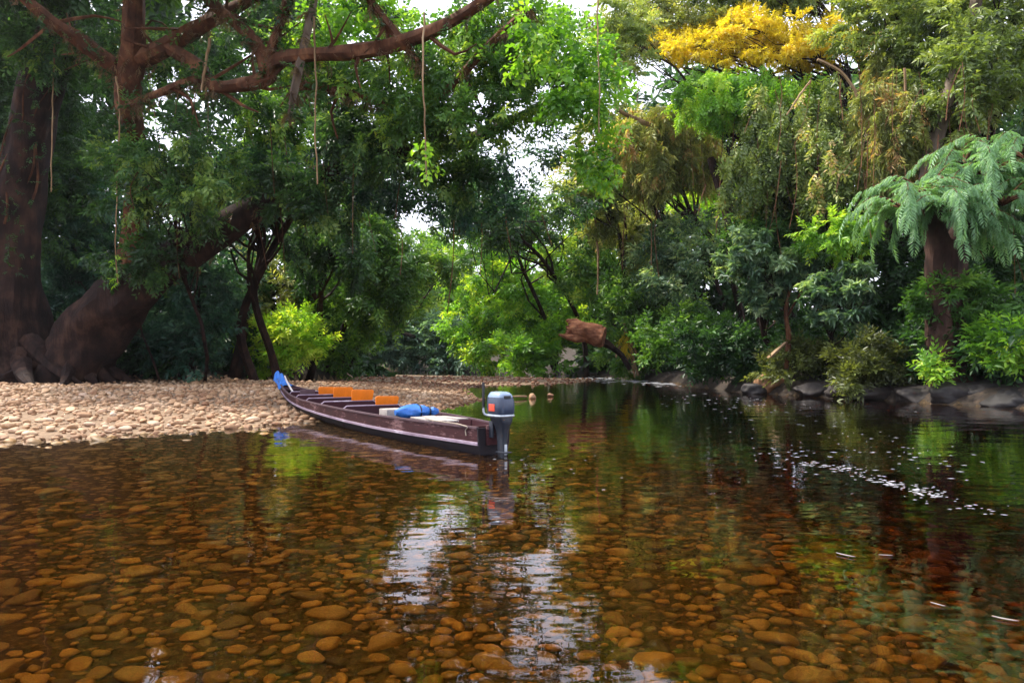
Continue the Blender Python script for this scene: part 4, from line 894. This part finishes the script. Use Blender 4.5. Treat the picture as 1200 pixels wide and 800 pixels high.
for sg in (1, -1):      # inner lining, gunwale, rub rail
    mb = MB(); rings = []
    for i in range(len(fine)):
        a = section(i, .032)[0:5]; c = section(i, .040)[0:5]
        rings.append([(fine[i] + .01, sg * y, z - .01) for y, z in a] + [(fine[i] + .01, sg * y, z - .01) for y, z in c[::-1]])
    mb.loft(rings); b_build(mb, 'lining', M_INNER)
    mb = MB(); rings = []
    for i in range(len(fine)):
        y, z = hb[i], zs[i]; w = .032 if fine[i] < 12.6 else .02
        rings.append([(fine[i], sg * (y + .012), z - .014), (fine[i], sg * (y + .012), z + .016), (fine[i], sg * max(y - w, -.004), z + .016), (fine[i], sg * max(y - w, -.004), z - .014)])
    mb.loft(rings); b_build(mb, 'gunwale', M_GREYP)
    mb = MB(); rings = []
    for i in range(len(fine)):
        y, z = section(i)[2]; e = .018
        rings.append([(fine[i] - .01, sg * (y - .004), z - .030), (fine[i] - .01, sg * (y + e), z - .026), (fine[i] - .01, sg * (y + e), z + .018), (fine[i] - .01, sg * (y - .004), z + .024)])
    mb.loft(rings); b_build(mb, 'rub_rail', M_RAIL)
mb = MB(); h = section(0); hh = h + [(-y, z) for y, z in h[::-1][1:]]
mb.loft([[(-.035, y, z) for y, z in hh], [(.0, y, z) for y, z in hh]]); b_build(mb, 'transom', M_BOTTOM)
mb = MB(); mb.box((-.05, 0, .30), (.04, .30, .30)); b_build(mb, 'motor_pad', M_HULL, bevel=.006)
# stem post
mb = MB(); mb.tube(catmull([(12.6, 0, .38), (13.05, 0, .56), (13.3, 0, .78), (13.42, 0, 1.0)], 10), np.linspace(.035, .03, 10), 8); b_build(mb, 'stem_post', M_HULL)
mb = MB(); rings = []
def fi(s): return int(np.argmin(np.abs(fine - s)))
for s in np.linspace(11.6, 12.9, 6):
    i = fi(s); y = hb[i] - .03; z = zs[i] - .03; rings.append([(s, y, z), (s, -y, z), (s, -y, z - .02), (s, y, z - .02)])
mb.loft(rings); b_build(mb, 'bow_deck', M_INNER)
# floor boards
for y0 in (-.36, -.12, .12, .36):
    mb = MB(); rings = []
    for s in np.linspace(.4, 10.6, 16):
        i = fi(s); z = zb[i] + .055; yy = y0 * min(1, hb[i] / .66); hw = .11 * min(1, hb[i] / .66)
        rings.append([(s, yy - hw, z), (s, yy + hw, z), (s, yy + hw, z + .018), (s, yy - hw, z + .018)])
    mb.loft(rings); b_build(mb, 'floor_board', M_INNER)
# seat rows: bulkhead panel, pale rail, orange back
def row(s, seat, colour=M_ORANGE, h=.27):
    i = fi(s); y = hb[i] - .05; z = zs[i] + .02
    mb = MB(); mb.loft([[(s, y * .97, zb[i] + .14), (s, y, z - .05), (s, y * .86, z + .02), (s, -y * .86, z + .02), (s, -y, z - .05), (s, -y * .97, zb[i] + .14)], [(s + .02, y * .97, zb[i] + .14), (s + .02, y, z - .05), (s + .02, y * .86, z + .02), (s + .02, -y * .86, z + .02), (s + .02, -y, z - .05), (s + .02, -y * .97, zb[i] + .14)]])
    b_build(mb, 'bulkhead', M_INNER, smooth=False)
    mb = MB(); mb.tube([(s + .01, y + .01, z - .045), (s + .01, y * .87, z + .03), (s + .01, -y * .87, z + .03), (s + .01, -y - .01, z - .045)], .016, 6); b_build(mb, 'thwart_rail', M_RAIL)
    mb = MB(); mb.box((s + .16, 0, z - .14), (.28, 2 * y * .95, .025)); b_build(mb, 'seat_board', M_INNER, bevel=.004)
    if seat:
        w_ = y * .80; y1 = -y * .87; mb = MB(); r_ = []
        pr = [(0, y1), (0, y1 + w_)]
        # rounded back panel leaning to the stern
        def prof(dx):
            P = []; z0 = z + .03; n = 7
            P += [(y1 + .02, z0)]
            P += [(y1 + .05 - .05 * math.cos(a), z0 + h - .05 + .05 * math.sin(a)) for a in np.linspace(0, math.pi / 2, 4)]
            P += [(y1 + w_ - .05 + .05 * math.sin(a), z0 + h - .05 + .05 * math.cos(a) + .012) for a in np.linspace(0, math.pi / 2, 4)]
            P += [(y1 + w_ - .02, z0)]
            return [(s + .01 - .22 * (zz - z0) + dx, yy, zz) for yy, zz in P]
        mb.loft([prof(-.012), prof(.02)]); b_build(mb, 'seat_back', colour, bevel=.006)
row(5.2, True, h=.19); row(6.75, True, h=.26); row(8.1, True, h=.26); row(9.3, True, h=.20); row(10.4, False)
# grey seat back on the near half of the fourth row
i = fi(9.35); mb = MB(); mb.box((9.36, .23, zs[i] + .085), (.03, .40, .21), Matrix.Rotation(-.2, 3, 'Y')); b_build(mb, 'grey_seat_back', M_GREYP, bevel=.012)
# side ribs
for s in np.arange(.8, 11.4, .75):
    i = fi(s)
    for sg in (1, -1):
        a = section(i, .045)[0:5]; mb = MB(); mb.tube([(s, sg * y, z - .015) for y, z in a], .017, 5); b_build(mb, 'rib', M_INNER)
# stern boards
for k, (s0, s1, y0, y1, dz) in enumerate(((1.35, 2.35, -.10, .14, .0), (1.30, 2.30, .16, .40, .006), (1.45, 2.40, -.34, -.12, .004))):
    i = fi(.5 * (s0 + s1)); mb = MB(); mb.box((.5 * (s0 + s1), .5 * (y0 + y1), zs[i] + .005 + dz), (s1 - s0, y1 - y0, .022), Matrix.Rotation(.02 * (k - 1), 3, 'Y')); b_build(mb, 'stern_board', M_BOARD, bevel=.004)
mb = MB(); mb.box((.38, 0, zs[0] - .02), (.07, .62, .03)); b_build(mb, 'stern_thwart', M_HULL, bevel=.004)

bm_world = Matrix.Translation((ST[0], ST[1], 0)) @ Matrix.Rotation(ANG, 4, 'Z')
def in_boat(o): o.matrix_world = bm_world @ o.matrix_world; return o
# white box on the seat
mb = MB(); mb.box((3.75, .10, .40), (.42, .50, .20)); o = mb.build('storage_box', M_BOARD, bevel=.02); in_boat(o); tag(o, 'pale grey storage box beside the blue bag in the boat', 'box')
# blue bag: a slumped roll with a tied neck
def bag():
    root = empty('duffel_bag', tuple(bm_world @ Vector((2.95, 0, .40)))); root.rotation_euler = (0, 0, ANG); tag(root, 'slumped bright blue bag with dark straps lying in the boat', 'bag')
    rg = np.random.default_rng(4); rings = []
    for t in np.linspace(0, 1, 16):
        r = .17 * math.sin(math.pi * min(max(t, .03), .97)) ** .45 * (1 - .45 * math.exp(-((t - .78) / .05) ** 2)); ring = []
        for a in np.linspace(0, 2 * math.pi, 18, endpoint=False):
            q = r * (1 + .08 * math.sin(3 * a + 9 * t) + .05 * math.sin(7 * a - 14 * t) + rg.normal(0, .015)); ring.append((.10 * math.sin(4 * t), -.55 + .85 * t * 1.05 + 0, 0)); ring[-1] = (.05 * math.sin(5 * t) + q * math.cos(a), .42 - .86 * t, .03 + q * .82 * math.sin(a) + .05)
        rings.append(ring)
    mb = MB(); mb.loft(rings); mb.build('body', M_BLUE2, root, keep_world=False)
    for t in (.55, .78):
        r = .175 if t < .6 else .11; mb = MB(); P = [(.05 * math.sin(5 * t) + r * math.cos(a), .42 - .86 * t, .08 + r * .86 * math.sin(a)) for a in np.linspace(0, 2 * math.pi, 17)]; mb.tube(P, .014, 5); mb.build('strap', M_BLACK, root, keep_world=False)
bag()
# blue cloth over the stem
def cloth():
    rg = np.random.default_rng(9); V, Fq = [], []; nu, nv = 17, 15
    for v in range(nv):
        t = v / (nv - 1); sx = 12.15 + 1.38 * t; i = fi(min(sx, BL)); wd = max(hb[i] + .07, .12)
        for u in range(nu):
            a = (u / (nu - 1) - .5) * 2; z = zs[i] + .03 - .13 * abs(a) ** 3
            z += .30 * math.exp(-((sx - 13.42) / .12) ** 2) * (1 - .7 * abs(a)) + .26 * math.exp(-((sx - 12.95) / .13) ** 2 - ((a + .1) / .45) ** 2) + .10 * math.exp(-((sx - 12.55) / .2) ** 2) * (1 - abs(a))
            z += .02 * math.sin(7 * a + 11 * t) + rg.normal(0, .010)
            V.append((sx + .03 * math.sin(5 * a), wd * a * (1 + .06 * math.sin(9 * t)), z))
    for v in range(nv - 1):
        for u in range(nu - 1): Fq.append((v * nu + u, v * nu + u + 1, (v + 1) * nu + u + 1, (v + 1) * nu + u))
    mb = MB(); mb.add(V, Fq); o = mb.build('bow_cloth', M_BLUE); md = o.modifiers.new('thick', 'SOLIDIFY'); md.thickness = .012; md2 = o.modifiers.new('sm', 'SUBSURF'); md2.levels = 1; md2.render_levels = 1
    in_boat(o); tag(o, 'blue tarpaulin cloth tied over the raised bow of the boat', 'cloth')
cloth()
mb = MB(); mb.tube([(12.35, .05, .98), (11.9, .1, .82), (11.2, .16, .62), (10.75, .2, .50)], [.022, .026, .026, .03], 8); o = mb.build('pole', M_WHITE); in_boat(o); tag(o, 'white pole leaning over the bow seats', 'pole')
mb = MB(); mb.tube(catmull([(.55, .36, .45), (.35, .36, .44), (.22, .34, .42), (.30, .33, .36), (.28, .33, .28)], 16), .010, 6); mb.tube(catmull([(.55, .36, .45), (1.2, .43, .455), (1.7, .38, .46)], 10), .009, 6); o = mb.build('rope', M_ROPE); in_boat(o); tag(o, 'thin pale rope tied at the stern corner of the boat', 'rope')

# outboard motor
def motor():
    root = empty('outboard_motor', tuple(bm_world @ Vector((-.22, 0, 0)))); root.rotation_euler = (0, 0, ANG + .12)
    tag(root, 'blue grey outboard motor with upright tiller on the boat stern', 'motor'); root.scale = (.92, .92, 1)
    def rr(cx, z, lx, ly, r=.35, n=20):   # rounded rectangle ring
        P = []
        for k in range(n):
            a = 2 * math.pi * (k + .5) / n; c, s = math.cos(a), math.sin(a); e = .42
            P.append((cx + lx * math.copysign(abs(c) ** e, c), ly * math.copysign(abs(s) ** e, s), z))
        return P
    B = lambda mb, n_, m_, p=root, **k: mb.build(n_, m_, p, keep_world=False, **k)
    mb = MB(); mb.loft([rr(-.02, .62, .17, .145), rr(-.02, .66, .205, .172), rr(-.02, .78, .212, .176), rr(-.01, .87, .205, .170), rr(0, .90, .195, .160)]); cowl = B(mb, 'cowl', M_COWL)
    mb = MB(); mb.loft([rr(0, .902, .196, .161), rr(0, .94, .185, .150), rr(.01, .975, .15, .12), rr(.02, .985, .10, .08)]); top = B(mb, 'cowl_top', M_COWLT, cowl)
    mb = MB(); mb.box((-.196, 0, .905), (.03, .135, .05)); B(mb, 'vent', M_BLACK, cowl, bevel=.008)
    for sg in (1, -1):
        mb = MB(); mb.box((.0, sg * .176, .745), (.16, .012, .11)); B(mb, 'sticker', M_RED, cowl, bevel=.004)
    mb = MB(); mb.loft([rr(-.02, .600, .20, .17), rr(-.02, .618, .212, .182), rr(-.02, .640, .205, .175)]); B(mb, 'cowl_band', M_ALLOY)
    mb = MB(); mb.loft([rr(-.03, .605, .175, .15), rr(-.05, .54, .16, .13), rr(-.06, .46, .125, .095), rr(-.06, .38, .10, .072), rr(-.06, .20, .085, .058), rr(-.06, .02, .08, .05), rr(-.06, -.2, .075, .045)]); B(mb, 'leg', M_LEG)
    mb = MB(); mb.box((-.10, 0, .06), (.24, .17, .018)); B(mb, 'cavitation_plate', M_LEG, bevel=.004)
    mb = MB(); mb.box((-.155, 0, .10), (.02, .05, .16)); B(mb, 'trim_tab', M_ALLOY, bevel=.005)
    mb = MB(); mb.tube([(.10, 0, -.28), (-.02, 0, -.28), (-.2, 0, -.28)], [.03, .055, .03], 10); B(mb, 'gearcase', M_LEG)
    for k in range(3):
        a = k * 2.094; mb = MB(); mb.box((-.22, .075 * math.cos(a), -.28 + .075 * math.sin(a)), (.012, .05, .12), Matrix.Rotation(a - 1.57, 3, 'X') @ Matrix.Rotation(.5, 3, 'Z')); B(mb, 'propeller_blade', M_ALLOY, bevel=.003)
    for sg in (1, -1):
        mb = MB(); mb.box((.13, sg * .085, .40), (.10, .035, .26)); mb.box((.185, sg * .085, .34), (.03, .035, .14)); B(mb, 'clamp_bracket', M_LEG, bevel=.005)
        mb = MB(); mb.tube([(.19, sg * .085, .36), (.27, sg * .085, .36)], .012, 8); mb.box((.275, sg * .085, .36), (.012, .07, .014)); B(mb, 'clamp_screw', M_ALLOY)
    mb = MB(); mb.tube(catmull([(.10, .05, .60), (.20, .14, .62), (.23, .17, .66), (.235, .175, .74)], 10), .022, 8); B(mb, 'tiller_arm', M_ALLOY)
    mb = MB(); mb.tube([(.235, .175, .72), (.236, .177, .90), (.238, .18, 1.10), (.238, .18, 1.13)], [.021, .024, .026, .018], 10); B(mb, 'tiller_handle', M_BLACK)
    mb = MB(); mb.tube(catmull([(.14, .10, .62), (.2, .02, .50), (.16, -.08, .42)], 8), .012, 6); B(mb, 'cable', M_BLACK)
motor()

# ---------------------------------------------------------------- small things by the water
def single_stone(name, label, px, py, wpx, seed, mat):
    Y = CAM_Z * F_PX / (py - 420); s = mpp(Y); V, Fc = SV3[seed % 10]; o = link(name, mesh_np(name, V * wpx * .5 * s * np.array((1, 1, 1.25)), Fc, smooth=True), mat, loc=(*at(px, py, Y)[:2], .06))
    return tag(o, label, 'stone')
single_stone('stone', 'reddish stone standing in the water at the stick end', 624, 467, 13, 2, M_BAR)
single_stone('stone', 'small ochre stone alone in the water', 645, 464.5, 8, 5, M_OCHRE)
Ys = 27.5; mb = MB(); mb.tube(catmull([at(594, 464, Ys) * (1, 1, 0) + (0, 0, .08), at(606, 464, Ys) * (1, 1, 0) + (0, 0, .10), at(617, 464, Ys) * (1, 1, 0) + (0, .3, .07)], 8), np.linspace(.03, .045, 8), 6, .15); o = mb.build('driftwood_stick', BARK['tan']); tag(o, 'driftwood stick lying in the water beyond the motor', 'stick')

def floating(label, px, py, L, rz, seed):
    Y = CAM_Z * F_PX / (py - 420); rg = np.random.default_rng(seed); mb = MB(); n = 9; V, Fq = [], []
    for k in range(n):
        t = k / (n - 1); w_ = .07 * L * math.sin(math.pi * (.08 + .88 * t)) ** .8
        for sg in (-1, 0, 1): V.append(((t - .5) * L, sg * w_, .004 + .03 * L * (2 * t - 1) ** 2 + abs(sg) * .005))
    for k in range(n - 1):
        for j in range(2): a = k * 3 + j; Fq.append((a, a + 1, a + 4, a + 3))
    mb.add(V, Fq); o = mb.build('floating_leaf', simple('bleached_leaf', (.20, .18, .16), .6, .3)); o.location = (*at(px, py, Y)[:2], .0); o.rotation_euler = (0, 0, rz); md = o.modifiers.new('t', 'SOLIDIFY'); md.thickness = .004
    return tag(o, label, 'leaf', 'bleached leaves floating on the water')
floating('pale curled leaf afloat, longer one of the close pair', 991, 650, .15, -.9, 1); floating('short pale leaf afloat beside the longer one', 1038, 650, .10, -.2, 2)
floating('small pale leaf floating alone above the sunken slabs', 1099, 707, .09, -1.0, 3); floating('thin pale leaf floating farthest from the boat', 1178, 724, .13, -.7, 4)

# flecks of white water, also modelled in place of ripple glints
def foam_glints():
    rg = np.random.default_rng(31); pts = []
    def band(p0, p1, n, sx, sy, s0, s1):
        t = rg.uniform(0, 1, n); px = p0[0] + (p1[0] - p0[0]) * t + rg.normal(0, sx, n); py = p0[1] + (p1[1] - p0[1]) * t + rg.normal(0, sy, n); pts.extend(zip(px, py, rg.uniform(s0, s1, n)))
    band((945, 543), (1010, 550), 45, 8, 1.5, .004, .014); band((1000, 552), (1100, 582), 80, 8, 2, .005, .016); band((1060, 572), (1180, 602), 30, 12, 4, .004, .012)
    band((810, 475), (1000, 495), 45, 30, 8, .006, .024); band((880, 520), (960, 545), 40, 20, 9, .006, .016); band((980, 510), (1150, 550), 50, 30, 8, .005, .014); band((690, 443), (790, 449), 240, 14, 1.6, .03, .10); band((800, 462), (900, 474), 35, 30, 4, .008, .03); band((560, 530), (700, 560), 22, 30, 10, .004, .010)
    Vs, Fs = [], []
    for px, py, s in pts:
        if py < 437: continue
        Y = CAM_Z * F_PX / (py - 420); x, y = at(px, py, Y)[:2]
        if terr(np.array([x]), np.array([y]))[0][0] > -.03: continue
        o = len(Vs); n = 7; el = rg.uniform(1.6, 5); ro = rg.normal(-.25, .3)
        for k in range(n):
            a = 2 * math.pi * k / n; q = s * rg.uniform(.5, 1.1); lx, ly = q * el * math.cos(a), q * math.sin(a); Vs.append((x + lx * math.cos(ro) - ly * math.sin(ro), y + lx * math.sin(ro) + ly * math.cos(ro), .003))
        Vs.append((x, y, .004 + s * .10)); Fs += [(o + k, o + (k + 1) % n, o + n) for k in range(n)]
    o = link('river_foam_glints', mesh_np('river_foam_glints', np.array(Vs), np.array(Fs), smooth=True), simple('foam_glints', (.55, .56, .60), .4, .5)); tag(o, 'white water flecks and modelled ripple glints on the riffle', 'foam_glints', kind='stuff')
foam_glints()

# ---------------------------------------------------------------- humid air
hz = MB(); hz.box((0, 45, 15.5), (420, 420, 41)); ho = hz.build('haze', None, smooth=False); tag(ho, 'thin humid air over the river', 'haze', kind='stuff')
hm = bpy.data.materials.new('humid_air'); hm.use_nodes = True; hn = hm.node_tree; hn.nodes.clear(); ho_ = hn.nodes.new('ShaderNodeOutputMaterial'); hv = hn.nodes.new('ShaderNodeVolumePrincipled')
hv.inputs['Color'].default_value = (.86, .92, 1, 1); hv.inputs['Density'].default_value = .00015; hv.inputs['Anisotropy'].default_value = .5
hn.links.new(hv.outputs[0], ho_.inputs['Volume']); ho.data.materials.append(hm)
